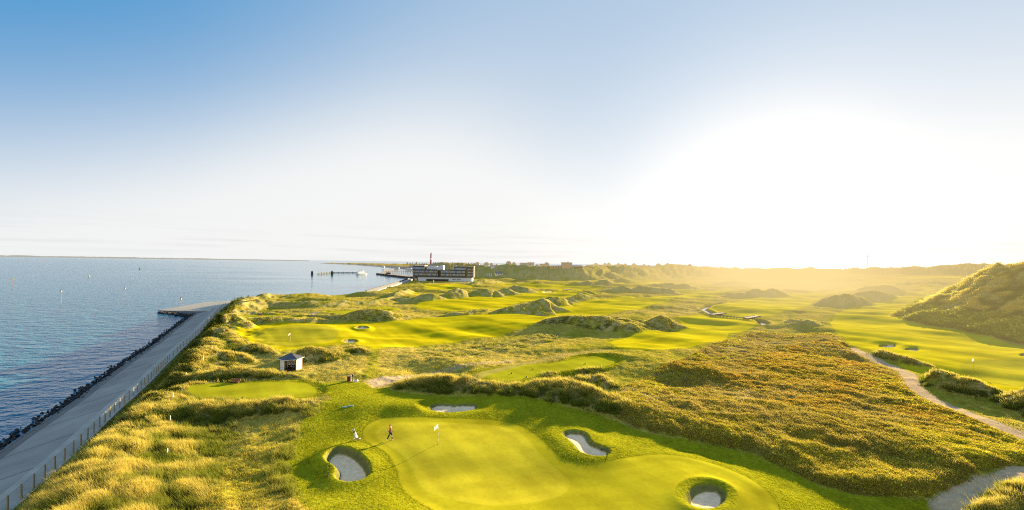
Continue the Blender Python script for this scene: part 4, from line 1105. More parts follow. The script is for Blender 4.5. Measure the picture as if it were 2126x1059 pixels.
# ---------------- hotel
def make_hotel():
    d = 446.0; k = d / F
    X0 = uv(857, 583)[0] * k; zb = H0 - uv(857, 583.5)[1] * k
    t = thing('hotel', (X0, d, zb), 0, 'dark four storey hotel with white plinth and white roof blocks beside the harbour', 'hotel')
    BR = mat('dark_cladding', (.03, .026, .022), .8, var=.25, scale=.4, hz=.03); BB = mat('brown_brick', (.05, .034, .026), .8, var=.2, scale=.8, hz=.05)
    WT = mat('white_render', (.62, .66, .72), .7, var=.05, scale=.3, hz=.04); GL = mat('window_glass', (.38, .50, .66), .25, var=.3, scale=.6)
    GLW = mat('warm_window', (.60, .48, .28), .25, var=.3, scale=.6)
    P = lambda px: (px - 857) * k
    Z = lambda py: (583.5 - py) * k
    B = lambda nm, a, b, y0, y1, c, e, m, par=t: MB().box(P(a), P(b), y0, y1, Z(c), Z(e), ).build(nm, m, par)
    f1 = B('main_wall', 857, 909.3, 0, 16, 575.2, 560, BR); f2 = B('main_wall', 912.6, 967, 0, 16, 575.2, 561, BR)
    B('stair_slot', 909.3, 912.6, 1.2, 15, 575.2, 560.5, mat('dark_paint', (.03,.03,.035), .5))
    B('top_storey', 857, 881, .4, 14, 560, 551.5, BR); B('top_storey', 942, 967, .4, 14, 561, 552.2, BR)
    B('flat_roof', 856.4, 881.6, 0, 15, 551.5, 550.8, WT); B('flat_roof', 941.5, 983.5, -.4, 15, 552.0, 551.3, mat('pale_parapet', (.34,.30,.25), .8))
    for a, b, c, e in ((884.5, 904, 560, 552), (904.2, 911, 560, 552.8), (911.2, 918, 559.8, 550.6), (938, 943.5, 561, 551)):
        B('roof_block', a, b, 7, 15, c, e, WT)
    B('brick_wing', 967.2, 983, -.3, 16, 574.5, 552.0, BB)
    B('plinth', 868.5, 980, -2.5, 14, 584.5, 575.6, WT); B('plinth_canopy', 868, 980.5, -2.9, -2.45, 576.2, 575.3, WT)
    B('entrance_block', 857, 868.3, -.8, 12, 584, 576, mat('red_cladding', (.12, .035, .025), .7)); B('entrance_window', 861, 866, -.95, -.8, 582.5, 577.5, mat('lit_window', (.75, .5, .28), .4))
    B('restaurant_window', 886, 932, -2.65, -2.5, 583.3, 578.5, mat('dark_restaurant_glass', (.06, .035, .025), .15))
    for a in np.arange(889, 931, 4.6): B('mullion', a, a + .35, -2.75, -2.66, 583.3, 578.5, BR)
    sg = MB()
    for a in np.arange(939.2, 957, .82):
        if 947 < a < 948.5: continue
        sg.box(P(a), P(a + .55), -2.58, -2.5, Z(579.6), Z(578.2))
    sg.build('sign_lettering', mat('dark_paint', (.03,.03,.035), .5), t)
    wp = None
    def win(px, py, w, h, par, warm):
        nonlocal wp
        fr = MB().box(P(px), P(px + w), -.10 if par is not wing else -.42, .0 if par is not wing else -.3, Z(py + h), Z(py)).build('window', GLW if warm else GL, par)
        return fr
    wing = None
    for row, (py, h) in enumerate(((561.6, 3.6), (567.4, 4.0))):
        a = 858.2
        while a < 965.5:
            w_ = random.choice((1.2, 1.5, 1.9))
            if not (907 < a < 913.5): win(a, py, w_, h, t, random.random() < (.2 + .25 * row))
            a += w_ + random.choice((.8, 1.0, 1.5))
    a = 858.2
    for (s, e) in ((858.2, 880), (943.5, 966)):
        a = s
        while a < e:
            fr = MB().box(P(a), P(a + 1.6), .3, .4, Z(559.0), Z(554.4)).build('window', GL, t); a += 2.35
    for py in (556.3, 562.5, 568.3):
        for a in (971, 974.4, 979): MB().box(P(a), P(a + 1.9), -.4, -.3, Z(py + 2.9), Z(py)).build('window', GLW if a == 974.4 else GL, t)
    bl = MB()
    for py in (566.2, 572.6): bl.box(P(857.5), P(909), -.35, -.11, Z(py + .9), Z(py)); bl.box(P(913), P(966.8), -.35, -.11, Z(py + .9), Z(py))
    bl.build('balcony_band', mat('balcony_band', (.045, .042, .038), .6, hz=.03), t)
    sh = MB()
    for a, b in ((884, 906), (914, 941)):
        for _ in range(26):
            x_ = random.uniform(a, b); sh.lathe([(.1, Z(560.6)), (random.uniform(.6, 1.3), Z(560)), (.5, Z(559.2)), (.05, Z(558.4 + random.random()))], 7, (P(x_), random.uniform(1, 5)))
    sh.build('roof_planting', mat('roof_shrubs', (.05, .055, .02), .9, var=.4), t)
make_hotel()

# ---------------- lighthouse
def make_lighthouse():
    d = 1150.0; k = d / F
    x, y, z = atd(894.6, 551, d); zt = atd(894.6, 523.6, d)[2]; h = zt - z
    t = thing('lighthouse', (x, y, z), 0, 'red and white banded lighthouse rising above the dark wooded dune', 'lighthouse')
    RD = mat('lighthouse_red', (.50, .05, .035), .6, hz=.05); WH = mat('lighthouse_white', (.85, .83, .80), .6, hz=.10)
    r = lambda s: 3.1 - 1.1 * s
    for a, b, m, nm in ((-.12, .42, RD, 'tower'), (.42, .54, WH, 'white_band'), (.54, .80, RD, 'tower'), (.80, .84, mat('lighthouse_dark', (.05,.03,.03), .6, hz=.1), 'gallery')):
        rr = 1.15 if nm == 'gallery' else 1.0
        MB().lathe([(r(a)*rr, a*h), (r(b)*rr, b*h)], 20).build(nm, m, t, False)
    MB().lathe([(1.6, .84*h), (1.6, .92*h)], 14).build('lantern', mat('lantern_glass', (.10,.07,.04), .2, hz=.1), t)
    MB().lathe([(1.9, .92*h), (1.2, .965*h), (.3, .98*h), (.15, 1.0*h)], 14).build('dome', mat('dome_green', (.30,.32,.12), .6, hz=.1), t)
make_lighthouse()

# ---------------- trees along the wooded dune near the lighthouse
CAN = mat_leaf('conifer_leaves', .25)
def tree(px, py, hpx, d, label, group):
    x, y, z = atd(px, py, d); h = hpx * d / F
    t = thing('tree', (x, y, z), 0, label, 'tree', group)
    MB().tube([(0, 0, -2), (0, 0, h * .45), (.2, 0, h * .85)], [h * .05, h * .035, h * .01], 6).build('trunk', WOOD, t)
    n = 260; th = rng.random(n) * 2 * PI; zz_ = rng.random(n) ** .8; rad = (1.02 - zz_) ** .6 * h * .30 * (.5 + .6 * rng.random(n))
    c = np.stack([np.cos(th) * rad, np.sin(th) * rad, h * (.16 + .84 * zz_)], 1)
    V = c[:, None, :] + rng.normal(0, h * .045, (n, 3, 3))
    cc = np.empty((n, 3, 4)); cc[:, :, :3] = (np.array((.075, .075, .03)) * (.6 + .8 * rng.random(n))[:, None])[:, None, :]; cc[:, :, 3] = .16
    o = mesh_np('crown', V.reshape(-1, 3), np.arange(n * 3), 3, CAN, cc.reshape(-1, 4), None, False); o.parent = t
    return t
tr = []
for i in range(30):
    px = 846 + i * 4.9 + random.uniform(-1.2, 1.2)
    if 890 < px < 899: px += 9
    tr.append((px, 551.5 + (px - 846) * .018, random.uniform(5.5, 8.5)))
for px, py, hp_ in tr:
    tree(px, py, hp_, 1120 + random.uniform(-40, 40), 'small dark tree in the wood behind the hotel on the skyline', 'trees in the skyline wood behind the hotel')

# ---------------- houses on the ridge
THATCH = mat('brown_thatch', (.26, .17, .09), .9, var=.2, scale=.5, hz=.30); HB = mat('brick_house_wall', (.42, .30, .21), .8, hz=.3)
HW = mat('white_house_wall', (.66, .65, .63), .7, hz=.08)
def crest(px, dmin=520, dmax=1000):
    ds = np.linspace(dmin, dmax, 700)
    u, _ = uv(px, 550)
    for _i in range(2):
        zz = height(u / F * ds, ds); v = (H0 - zz) * F / ds
        k = int(np.argmin(v))
    return u / F * ds[k], float(ds[k]), float(zz[k])
def on_crest(px, py, d):
    x, dd, z = crest(px)
    X, Y, Z = atd(px, py, dd + 7)
    return X, Y, min(Z, zq(X, Y) + 1.2) if Z > zq(X, Y) - 1.0 else zq(X, Y) - .3
def house(px, py, wpx, hpx, d, label, roof=THATCH, wall=HB, rz=0.0, eave=.42, windows=True, name='house', group='houses along the skyline ridge'):
    x, y, z = on_crest(px, py, d); d = y; w = wpx * d / F; h = hpx * d / F; dp = w * .75
    t = thing(name, (x, y, z), rz, label, 'house', group); e = h * eave
    MB().box(-w*.45, w*.45, -dp/2, dp/2, -3, e).build('wall', wall, t)
    MB().add([(-w*.45,-dp/2,e),(-w*.45,dp/2,e),(-w*.22,0,h*.98),(w*.45,-dp/2,e),(w*.45,dp/2,e),(w*.22,0,h*.98)], [(0,1,2),(3,5,4)]).build('gable', wall, t)
    r = MB().add([(-w*.52,-dp*.56,e-.2),(w*.52,-dp*.56,e-.2),(w*.24,0,h),(-w*.24,0,h),(-w*.52,dp*.56,e-.2),(w*.52,dp*.56,e-.2)], [(0,1,2,3),(5,4,3,2),(4,0,3),(1,5,2),(0,4,5,1)]).build('roof', roof, t)
    MB().box(-.45, .45, -.45, .45, h*.8, h*1.12).build('chimney', HB, r)
    if windows:
        for s in (-.28, 0, .28): MB().box(w*s-.6, w*s+.6, -dp/2-.12, -dp/2, e*.3, e*.78).build('window', mat('window_glass', (.16,.24,.36), .12), t)
    return t
house(1010, 551.5, 12, 7, 760, 'house with white wall and red brown roof left of the white gabled house', wall=HW)
house(991, 552, 10, 6, 780, 'hazy brown roofed house with pale wall behind the right end of the hotel', wall=HW)
house(1020, 551, 9, 5.5, 800, 'small pale house tucked behind the white gabled house', wall=HW)
house(1056, 549, 12, 6.6, 780, 'steep thatched house on the crest above the white gabled house')
house(1067, 549, 8, 4.6, 800, 'small low thatched house right of the steep thatched one on the crest')
house(1115, 550, 7, 3.6, 800, 'tiny roof between the two flat roofed blocks and the long house')
house(1135, 551.5, 11, 6.5, 800, 'thatched house joined to the long low roof on the crest')
for i, (px, py, wp_, hp_) in enumerate(((1206,552.5,7,6),(1237,552,12,9),(1256,552,9,8),(1264,552,9,9),(1284,552.5,10,8),(1298,553,8,6.5),(1316,552.5,11,9.5),(1331,553,7,6),(1337,552.8,9,10),(1347,553,7,6),(1367,553.5,11,7.5),(1386,554,9,6.5),(1432,556,8,5.5))):
    house(px, py + .3, wp_ * .92, hp_ * .72, 900 + 8 * i, ['hazy thatched gable just right of the brick clubhouse','broad hazy thatched roof, leftmost of the backlit row','hazy thatched roof, left of a touching pair','hazy thatched roof, right of a touching pair','hazy gable alone between the pair and a small roof','small hazy roof left of the tall middle gable','tall hazy gable in the middle of the backlit row','very small hazy roof left of the tallest gable','tallest narrow gable of the backlit row','very small hazy roof right of the tallest gable','broad hazy roof near the right end of the backlit row','hazy roof just left of the smooth round dune top','last faint roof beyond the smooth round dune top'][i],
          roof=mat('backlit_thatch', (.22, .13, .06), .9, hz=.62), wall=mat('backlit_wall', (.3, .2, .12), .9, hz=.58), windows=False)
# white gabled house (two wings)
x, y, z = hit(1026, 555.5, 300, 1200); k = y / F
t = thing('gabled_house', (x, y, z), -.15, 'white gabled house with steep dark roof stepping down the dune slope', 'house', 'houses along the skyline ridge')
t['group'] = 'houses along the skyline ridge'
for (a, b, h, y0) in ((-7.5*k, 1*k, 6.2*k, 0), (0*k, 9*k, 8*k, 3)):
    e = h * .35; c = (a + b) / 2
    MB().add([(a,y0,-3),(b,y0,-3),(b,y0,e),(c,y0,h),(a,y0,e),(a,y0+9,-3),(b,y0+9,-3),(b,y0+9,e),(c,y0+9,h),(a,y0+9,e)], [(0,1,2,3,4),(9,8,7,6,5),(0,5,6,1),(1,6,7,2),(4,9,5,0)]).build('wall', HW, t)
    MB().add([(a-.5,y0-.4,e-.5),(c,y0-.4,h+.15),(c,y0+9.3,h+.15),(a-.5,y0+9.3,e-.5),(b+.5,y0-.4,e-.5),(b+.5,y0+9.3,e-.5)], [(0,1,2,3),(1,4,5,2)]).build('roof', mat('dark_roof', (.07,.06,.06), .8, hz=.1), t)
    MB().box(c-.8, c+.8, y0-.12, y0-.01, e*.5, e*1.1).build('window', mat('window_glass', (.16,.24,.36), .12), t)
# small white house with grey roof below
x, y, z = hit(1036, 570.5, 300, 1200); k = y / F
t = thing('cottage', (x, y, z), .1, 'white cottage with a plain grey roof below the dune slope right of the hotel', 'house', None)
w_, dp, e, h = 9*k, 8.0, 3.6*k, 6.8*k
MB().box(-w_*.9, w_*.9, 0, dp, -2, e).build('wall', HW, t)
MB().add([(-w_,-.5,e-.1),(w_,-.5,e-.1),(w_*.8,dp/2,h),(-w_*.8,dp/2,h),(-w_,dp+.5,e-.1),(w_,dp+.5,e-.1)], [(0,1,2,3),(5,4,3,2),(4,0,3),(1,5,2)]).build('roof', mat('grey_roof', (.10,.11,.13), .7, hz=.08), t)
for s in (-.6, -.25, .1, .45): MB().box(w_*s, w_*s+1.1, -.1, -.01, .6, 1.9).build('window', mat('dark_paint', (.03,.03,.035), .5), t)
# flat roofed blocks on crest
for px, py, wp_, hp_, lb in ((1087.5, 549.2, 16, 5, 'low flat roofed brown block left of the taller flat block on the crest'), (1102.5, 549, 13, 7.2, 'taller flat roofed brown block on the dune crest')):
    x, y, z = on_crest(px, py, 760); k = y / F; w_ = wp_*k/2; h = hp_*k
    t = thing('flat_block', (x, y, z), 0, lb, 'building', 'flat roofed blocks on the crest')
    MB().box(-w_, w_, 0, 9, -3, h*.86).build('wall', HB, t); MB().box(-w_-.5, w_+.5, -.6, 9.5, h*.86, h).build('flat_roof', mat('roof_edge', (.34,.20,.12), .8, hz=.25), t)
    for s in np.linspace(-.75, .6, 5): MB().box(w_*s, w_*s+1.6, -.1, -.01, h*.3, h*.65).build('window', mat('window_glass', (.16,.24,.36), .12), t)
x, y, z = on_crest(1121, 550.6, 800)
t = thing('long_house', (x, y, z), 0, 'long low house with pale ridge roof on the crest', 'house', None); k = y/F
MB().box(0, 14*k, 0, 8, -3, 2.6*k).build('wall', HB, t); MB().add([(-.6,-.6,2.5*k),(14.5*k,-.6,2.5*k),(14*k,4,4.6*k),(0,4,4.6*k),(-.6,8.6,2.5*k),(14.5*k,8.6,2.5*k)], [(0,1,2,3),(5,4,3,2),(4,0,3),(1,5,2)]).build('roof', THATCH, t)
for s in range(5): MB().box((1.5+2.4*s)*k, (2.4+2.4*s)*k, -.1, -.01, .8*k, 1.9*k).build('window', mat('window_glass', (.16,.24,.36), .12), t)
# brick clubhouse
x, y, z = hit(1143, 557.2, 300, 1200); z = max(z, zq(1210 / 1143 * x, y)) ; k = y / F
t = thing('clubhouse', (x, y, z), 0, 'long red brick building with taller middle block and blue grey roofs on the dune', 'building')
BK_ = mat('red_brick', (.27, .16, .105), .8, var=.2, hz=.28); BL = mat('blue_grey_roof', (.28, .32, .38), .5, hz=.15)
for a, b, hh, nm in ((0, 24, 4.6, 'left_wing'), (24, 44, 11.8, 'middle_block'), (44, 67, 5.0, 'right_wing')):
    MB().box(a*k+.01, b*k-.01, 0 if nm != 'middle_block' else -.8, 11, -2, hh*k).build(nm, BK_, t)
MB().add([(0,-.8,4.6*k+.02),(24*k,-.8,4.6*k+.02),(24*k,5,6.0*k),(0,5,6.0*k)], [(0,1,2,3)]).build('roof', BL, t)
MB().add([(44*k,-.8,5*k+.02),(67.5*k,-.8,5*k+.02),(62*k,5,7.2*k),(34*k,5,7.2*k)], [(0,1,2,3)]).build('roof', BL, t)
MB().box(23.5*k, 44.5*k, -1.2, 11.4, 11.8*k, 12.5*k).build('flat_roof', mat('roof_edge', (.34,.20,.12), .8, hz=.25), t)
MB().box(36*k, 37.4*k, 3, 4, 12.5*k, 14.6*k).build('chimney', BK_, t)
for a in np.arange(26, 43, 4.2):
    MB().box(a*k, (a+2.2)*k, -.92, -.8, 8*k, 10.4*k).build('window', mat('window_glass', (.16,.24,.36), .12), t)
for a in list(np.arange(2, 23, 3.4)) + list(np.arange(46, 66, 3.0)):
    MB().box(a*k, (a+1.5)*k, -.12, -.01, 1.4*k, 3.4*k).build('window', mat('dark_paint', (.03,.03,.035), .5), t)
MB().box(24.6*k, 27*k, -.95, -.8, .2*k, 3.6*k).build('door', WHITE, t)

# ---------------- banners, masts
for i, (px, lb) in enumerate(((1013.2, 'white upright banner, leftmost of three right of the hotel'), (1016.6, 'white upright banner, middle of three right of the hotel'), (1020.2, 'white upright banner, rightmost and tallest of three by the hotel'))):
    x, y, z = hit(px, 574.2 + .3*i, 300, 1000); k = y/F
    t = thing('banner', (x, y, z), .3, lb, 'banner', 'white banners right of the hotel')
    MB().box(-1.1*k, .9*k, -.06, .06, .3, (6.4+.5*i)*k).build('panel', WHITE, t); MB().tube([(1.1*k, 0, -1.5), (1.1*k, 0, (6.9+.5*i)*k)], .14, 6).build('pole', DARK, t)
x, y, z = atd(1800.5, 556.5, 1500); k = 1500/F
t = thing('radio_mast', (x, y, z), 0, 'tall thin lattice mast on the sunlit skyline', 'mast')
h = 28*k; lm = MB()
for sx, sy in ((-.8,-.8),(.8,-.8),(0,.9)): lm.tube([(sx*1.3, sy*1.3, -4), (sx*.6, sy*.6, h)], .22, 5)
for j in range(22):
    z0 = h*j/22; lm.tube([(-.9,-.9,z0),(.9,-.9,z0+h/22)], .12, 4); lm.tube([(.9,-.9,z0),(0,.9,z0+h/22)], .12, 4)
lm.build('lattice', mat('hazy_steel', (.45,.38,.28), .6, hz=.55), t)
MB().tube([(0,0,h),(0,0,h+4)], .12, 5).build('antenna', mat('hazy_steel', (.45,.38,.28), .6, hz=.55), t)
MB().box(-1.6,1.6,-1.6,1.6,h*.82,h*.86).build('platform', mat('hazy_steel', (.45,.38,.28), .6, hz=.55), t)
x, y, z = atd(2035.5, 572, 330)
t = thing('pole', (x, y, z), 0, 'pale slim pole standing just left of the big hill crest', 'pole')
MB().tube([(0,0,-1),(0,0,4.4)], [.14,.10], 7).build('shaft', mat('pale_pole', (.62,.58,.5), .6, hz=.2), t); MB().lathe([(.12,4.4),(.2,4.5),(.05,4.7)], 7).build('cap', DARK, t)

# ---------------- harbour: pier, piles, jetty, dolphins, ferry
PIER = mat('dark_pier_wall', (.055, .042, .034), .8, var=.3, scale=.15); DECK = mat('pier_deck', (.34, .24, .13), .8)
a = np.array(at(781, 570, SEA)); b = np.array(at(846, 577.8, SEA)); v = b - a; Lp = float(np.hypot(*v))
t = thing('harbour_pier', (a[0], a[1], SEA), math.atan2(v[1], v[0]), 'dark solid harbour pier reaching left from the hotel into the water', 'pier')
MB().box(0, Lp, 0, 9, -2.5, 2.4).build('wall', PIER, t); MB().box(-.3, Lp, -.3, 9.3, 2.4, 2.75).build('deck', DECK, t)
pm = None
for i in range(26):
    if pm is None: pm = MB().tube([(0,0,0),(0,0,1.6)], .22, 6).build('bollard', mat('rusty_orange', (.40,.22,.07), .8), t); o = pm
    else: o = pm.copy(); COL.objects.link(o); o.parent = t
    o.location = (1 + i * Lp / 27, 8.2, 2.75)
MB().box(Lp*.30, Lp*.36, 4, 8, 2.75, 5.6).build('shed', DARK, t); MB().box(Lp*.26, Lp*.30, 4, 8, 2.75, 4.4).build('cabin', mat('rusty_orange', (.40,.22,.07), .8), t)
for fx in (.02, .2): MB().tube([(Lp*fx, 5, 2.75), (Lp*fx, 5, 9)], .14, 5).build('lamp_post', mat('grey_metal', (.35,.35,.36), .4, .5), t)
x, y, z = atd(851, 582, 470); k = 470/F
t = thing('quay_block', (x, y, SEA), 0, 'dark quay block at the foot of the hotel where the sea wall ends', 'quay')
MB().box(-8.5*k, 6.5*k, -6, 10, -2.5, 3.4).build('block', PIER, t); MB().box(-7*k, 6*k, -5.5, 9.5, 3.4, 3.7).build('deck', DECK, t)
MB().box(-6.4*k, 5.2*k, -4.5, -4.2, 3.7, 4.7).build('railing', mat('rusty_orange', (.40,.22,.07), .8), t)
a = np.array(at(798, 564.6, -3)); b = np.array(at(862, 564.4, -3)); v = b - a; Lp = float(np.hypot(*v))
t = thing('pile_jetty', (a[0], a[1], SEA), math.atan2(v[1], v[0]), 'sunlit wooden jetty of many upright piles behind the dark pier', 'jetty')
MB().box(0, Lp, 0, 4, 3.0, 3.6).build('deck', mat('golden_timber', (.46,.30,.11), .8), t)
pm = None
for i in range(34):
    if pm is None: pm = MB().tube([(0,0,-3),(0,0,6.6)], .42, 6).build('pile', mat('golden_timber', (.46,.30,.11), .8), t); o = pm
    else: o = pm.copy(); COL.objects.link(o); o.parent = t
    o.location = (i * Lp / 33, -.3 + 4.6 * (i % 2), 0); o.scale = (1, 1, random.uniform(.8, 1.15))
# low breakwater left of the ferry
a = np.array(at(659, 570.2, SEA)); m_ = np.array(at(690, 567.4, SEA)); b = np.array(at(742, 567.2, SEA))
bw_ = thing('breakwater', (0, 0, 0), 0, 'thin dark timber breakwater lying on the water left of the ferry', 'breakwater')
for p, q_ in ((a, m_), (m_, b)):
    v = q_ - p; l = float(np.hypot(*v)); M = Matrix.Translation((p[0], p[1], SEA)) @ Matrix.Rotation(math.atan2(v[1], v[0]), 4, 'Z')
    MB().box(0, l, -.5, .5, .35, 1.7, M).build('beam', mat('mossy_timber', (.07,.075,.03), .8), bw_)
    for j in range(int(l / 9)): MB().tube([M @ Vector((j * 9 + 2, -.8, -1)), M @ Vector((j * 9 + 2, -.8, 2.6 + (j % 3) * .5))], .35, 6).build('pile', PIER, bw_)
def dolphin(px, py, h, lb):
    x, y = at(px, py, SEA)
    t = thing('mooring_dolphin', (x, y, SEA), 0, lb, 'mooring dolphin', 'mooring dolphins in the harbour mouth')
    for k_ in range(7):
        a_ = k_ * 2 * PI / 7; MB().tube([(1.5*math.cos(a_), 1.2*math.sin(a_), -1), (1.2*math.cos(a_), .9*math.sin(a_), h)], .5, 7).build('pile', PIER, t)
    MB().tube([(0,0,h-.6),(0,0,h+.3)], 1.9, 10).build('cap', PIER, t); MB().tube([(0,0,h+.3),(0,0,h+2.2)], .3, 6).build('beacon', DARK, t)
dolphin(648, 571, 6.0, 'dark mooring dolphin standing alone left of the breakwater')
dolphin(689.5, 570.6, 6.0, 'dark mooring dolphin in front of the thin breakwater')
x, y = at(751, 570.5, SEA); k = y / F
t = thing('ferry', (x, y, SEA), math.radians(63), 'bright white passenger ferry shining in the sun outside the harbour', 'ferry')
hl = 10.5*k*1.35; hull = MB()
sec = [(-hl, 1.9, 1.7), (-hl*.6, 2.6, 1.5), (0, 2.7, 1.5), (hl*.6, 2.2, 1.8), (hl, .15, 2.6)]
V = []
for xx, ww, hh in sec: V += [(xx, -ww*.7, -.6), (xx, ww*.7, -.6), (xx, ww, hh), (xx, -ww, hh)]
Fc = [(0,3,2,1), (16,17,18,19)]
for i in range(4):
    o_ = i*4; Fc += [(o_,o_+4,o_+7,o_+3),(o_+1,o_+2,o_+6,o_+5),(o_+2,o_+3,o_+7,o_+6),(o_,o_+1,o_+5,o_+4)]
SHIP = mat('ship_white', (.85,.84,.80), .25, var=.04)
hull.add(V, Fc).build('hull', SHIP, t)
MB().box(-hl*.85, hl*.55, -2.2, 2.2, 1.6, 4.0).build('saloon', SHIP, t); MB().box(-hl*.75, hl*.30, -1.9, 1.9, 4.0, 6.0).build('upper_deck', SHIP, t)
MB().box(hl*.05, hl*.32, -1.6, 1.6, 6.0, 7.8).build('wheelhouse', SHIP, t)
for s in np.linspace(-.75, .4, 8): MB().box(hl*s, hl*s+.9, -2.3, -2.2, 2.4, 3.4).build('window', mat('window_glass', (.16,.24,.36), .12), t)
MB().tube([(0,0,7.8),(0,0,11)], .15, 6).build('mast', SHIP, t); MB().box(-hl*.5, -hl*.35, -.8, .8, 6.0, 7.6).build('funnel', mat('rusty_orange', (.40,.22,.07), .8), t)
MB().add([(-hl,-1.92,-.1),(hl*.6,-2.22,-.1),(hl*.6,-2.25,.3),(-hl,-1.95,.3)], [(0,1,2,3)]).build('waterline_stripe', DARK, t)
# small motor boat far out
x, y = at(459, 545.8, SEA)
t = thing('motor_boat', (x, y, SEA), .4, 'tiny white motor boat far out near the horizon', 'boat')
MB().add([(-5,-1.6,0),(-5,1.6,0),(3,1.8,0),(6.5,0,.4),(3,-1.8,0),(-5,-2,1.6),(-5,2,1.6),(3,2.1,1.8),(7.5,0,2.4),(3,-2.1,1.8)], [(0,1,2,3,4),(9,8,7,6,5),(0,5,6,1),(1,6,7,2),(2,7,8,3),(3,8,9,4),(4,9,5,0)]).build('hull', SHIP, t)
MB().box(-3, 2, -1.4, 1.4, 1.6, 4.8).build('cabin', SHIP, t); MB().tube([(0,0,4.8),(0,0,9)], .15, 5).build('mast', SHIP, t)
# perches (poles with yellow topmarks) and buoys
YEL = mat('buoy_yellow', (.62,.45,.01), .5); PINK = mat('perch_red', (.45,.14,.09), .7); GRN = mat('buoy_green', (.03,.12,.04), .5); ORG = mat('buoy_orange', (.55,.17,.06), .5)
def perch(px, py, ptop, lb):
    x, y = at(px, py, SEA); h = (py - ptop) * y / F * 1.0
    t = thing('channel_perch', (x, y, SEA), 0, lb, 'channel marker', 'channel perches with yellow topmarks')
    MB().tube([(0,0,-1),(-.25,0,h)], [.10,.07], 6).build('pole', PINK, t); MB().lathe([(.1,h-1.1),(.34,h-.9),(.28,h-.25),(.05,h+.05)], 10, (-.22, 0)).build('topmark', YEL, t); MB().lathe([(.3,h+.05),(.02,h+.75)], 8, (-.24,0)).build('cone', DARK, t)
perch(127.5, 629, 603, 'tallest perch with yellow topmark in the left part of the sea')
perch(260, 614, 597, 'thin perch with yellow topmark left of the groyne tip')
perch(26.5, 591, 578, 'thin perch with yellow topmark near the left edge')
perch(376, 631, 619, 'faint pale perch just off the groyne')
def buoy(px, py, s, m, lb, grp):
    x, y = at(px, py, SEA)
    t = thing('buoy', (x, y, SEA), 0, lb, 'buoy', grp)
    MB().lathe([(.2*s,-.5*s),(1.0*s,-.1*s),(1.1*s,.4*s),(.35*s,.7*s),(.3*s,1.9*s),(.05*s,2.1*s)], 10).build('float', m, t); MB().lathe([(.45*s,2.1*s),(.02,2.9*s)], 8).build('topmark', m, t)
buoy(185, 574.5, .9, YEL, 'yellow buoy between the two thin left perches', 'buoys out on the sea'); buoy(273, 572.5, .6, YEL, 'faint yellow buoy right of the yellow one', 'buoys out on the sea')
buoy(290, 559, 1.6, GRN, 'dark green buoy in mid water', 'buoys out on the sea')
for px, lb in ((41, 'tiny orange buoy near the horizon, leftmost of the row'), (58, 'tiny orange buoy near the horizon, second from left'), (78, 'tiny orange buoy near the horizon, third from left'), (96, 'tiny orange buoy near the horizon, rightmost of the row')):
    buoy(px, 540.6 + .0145*px*.6, 2.0, ORG, lb, 'row of orange buoys near the horizon')

# far island across the water
isl = MB(); pts = np.linspace(-40, 640, 90); dI = 9000.0; kI = dI / F
Vt, Vb = [], []
hh = 1.9 + .9 * fbm(pts / 40, pts * 0, 3, 300) + .5 * fbm(pts / 7, pts * 0, 2, 301)
for i, px in enumerate(pts):
    u = (px - CX); taper = min(1, (640 - px) / 300)
    Vb.append((u * kI, dI, -8)); Vt.append((u * kI, dI + 60, H0 + (hh[i] - 1.6) * kI * taper - (1 - taper) * 12))
n = len(pts)
tag(isl.add(Vb + Vt, [(i, i + 1, n + i + 1, n + i) for i in range(n - 1)]).build('far_island', mat('far_island_dunes', (.60, .56, .50), .9, var=.2, scale=.002, hz=.30)), kind='structure')  # glowing haze mixed in to lighten the shaded face

# beach pavilion roofs on the far shore
for i, (px, py, wp_, lb) in enumerate(((795, 555.2, 5, 'small white tent roof on the far beach'), (823, 557, 10, 'low grey blue pavilion on the far beach left of the hotel'), (848, 559.5, 12, 'long white beach building just left of the hotel'))):
    x, y, z = atd(px, py, 1300 if i < 2 else 1150); k = y/F; w_ = wp_*k/2
    z = max(z, zq(x, y))
    t = thing('beach_building', (x, y, z), 0, lb, 'building', 'buildings on the far beach'); m = HW if i != 1 else mat('blue_grey_roof', (.28,.32,.38), .5)
    MB().box(-w_, w_, 0, 8, -2, 1.8*k).build('wall', m, t); MB().add([(-w_*1.1,-1,1.75*k),(w_*1.1,-1,1.75*k),(0 if i == 0 else w_*.8,4,3.2*k),(0 if i == 0 else -w_*.8,4,3.2*k),(-w_*1.1,9,1.75*k),(w_*1.1,9,1.75*k)], [(0,1,2,3),(5,4,3,2),(4,0,3),(1,5,2)]).build('roof', m, t)
# buggy and leaning sign by the far practice green
x, y, z = hit(962, 590)
t = thing('golf_buggy', (x, y, z), .5, 'tiny white golf buggy parked under the grass bank in front of the hotel', 'golf buggy')
MB().box(-1.2, 1.2, -.6, .6, .3, .9).build('body', WHITE, t); MB().box(-1.0, .9, -.65, .65, 1.75, 1.85).build('canopy', WHITE, t)
for sx in (-.9, .8):
    for sy in (-.58, .58): MB().tube([(sx, sy, .9), (sx, sy, 1.75)], .03, 5).build('canopy_post', DARK, t)
for sx in (-.75, .75):
    for sy in (-.55, .55): MB().tube([(sx, sy - .1, .25), (sx, sy + .1, .25)], .25, 10).build('wheel', DARK, t)
MB().box(-.5, .3, -.5, .5, .9, 1.3).build('seat', DARK, t)
x, y, z = hit(900.5, 588.5)
t = thing('leaning_flag', (x, y, z), 0, 'leaning white feather flag on the bank in front of the hotel window', 'flag')
MB().tube([(0,0,-.3),(-.9,0,3.6)], .05, 6).build('pole', DARK, t); MB().add([(-.12,0,.6),(.55,0,.5),(.15,0,3.0),(-.85,0,3.5)], [(0,1,2,3)]).build('cloth', WHITE, t)
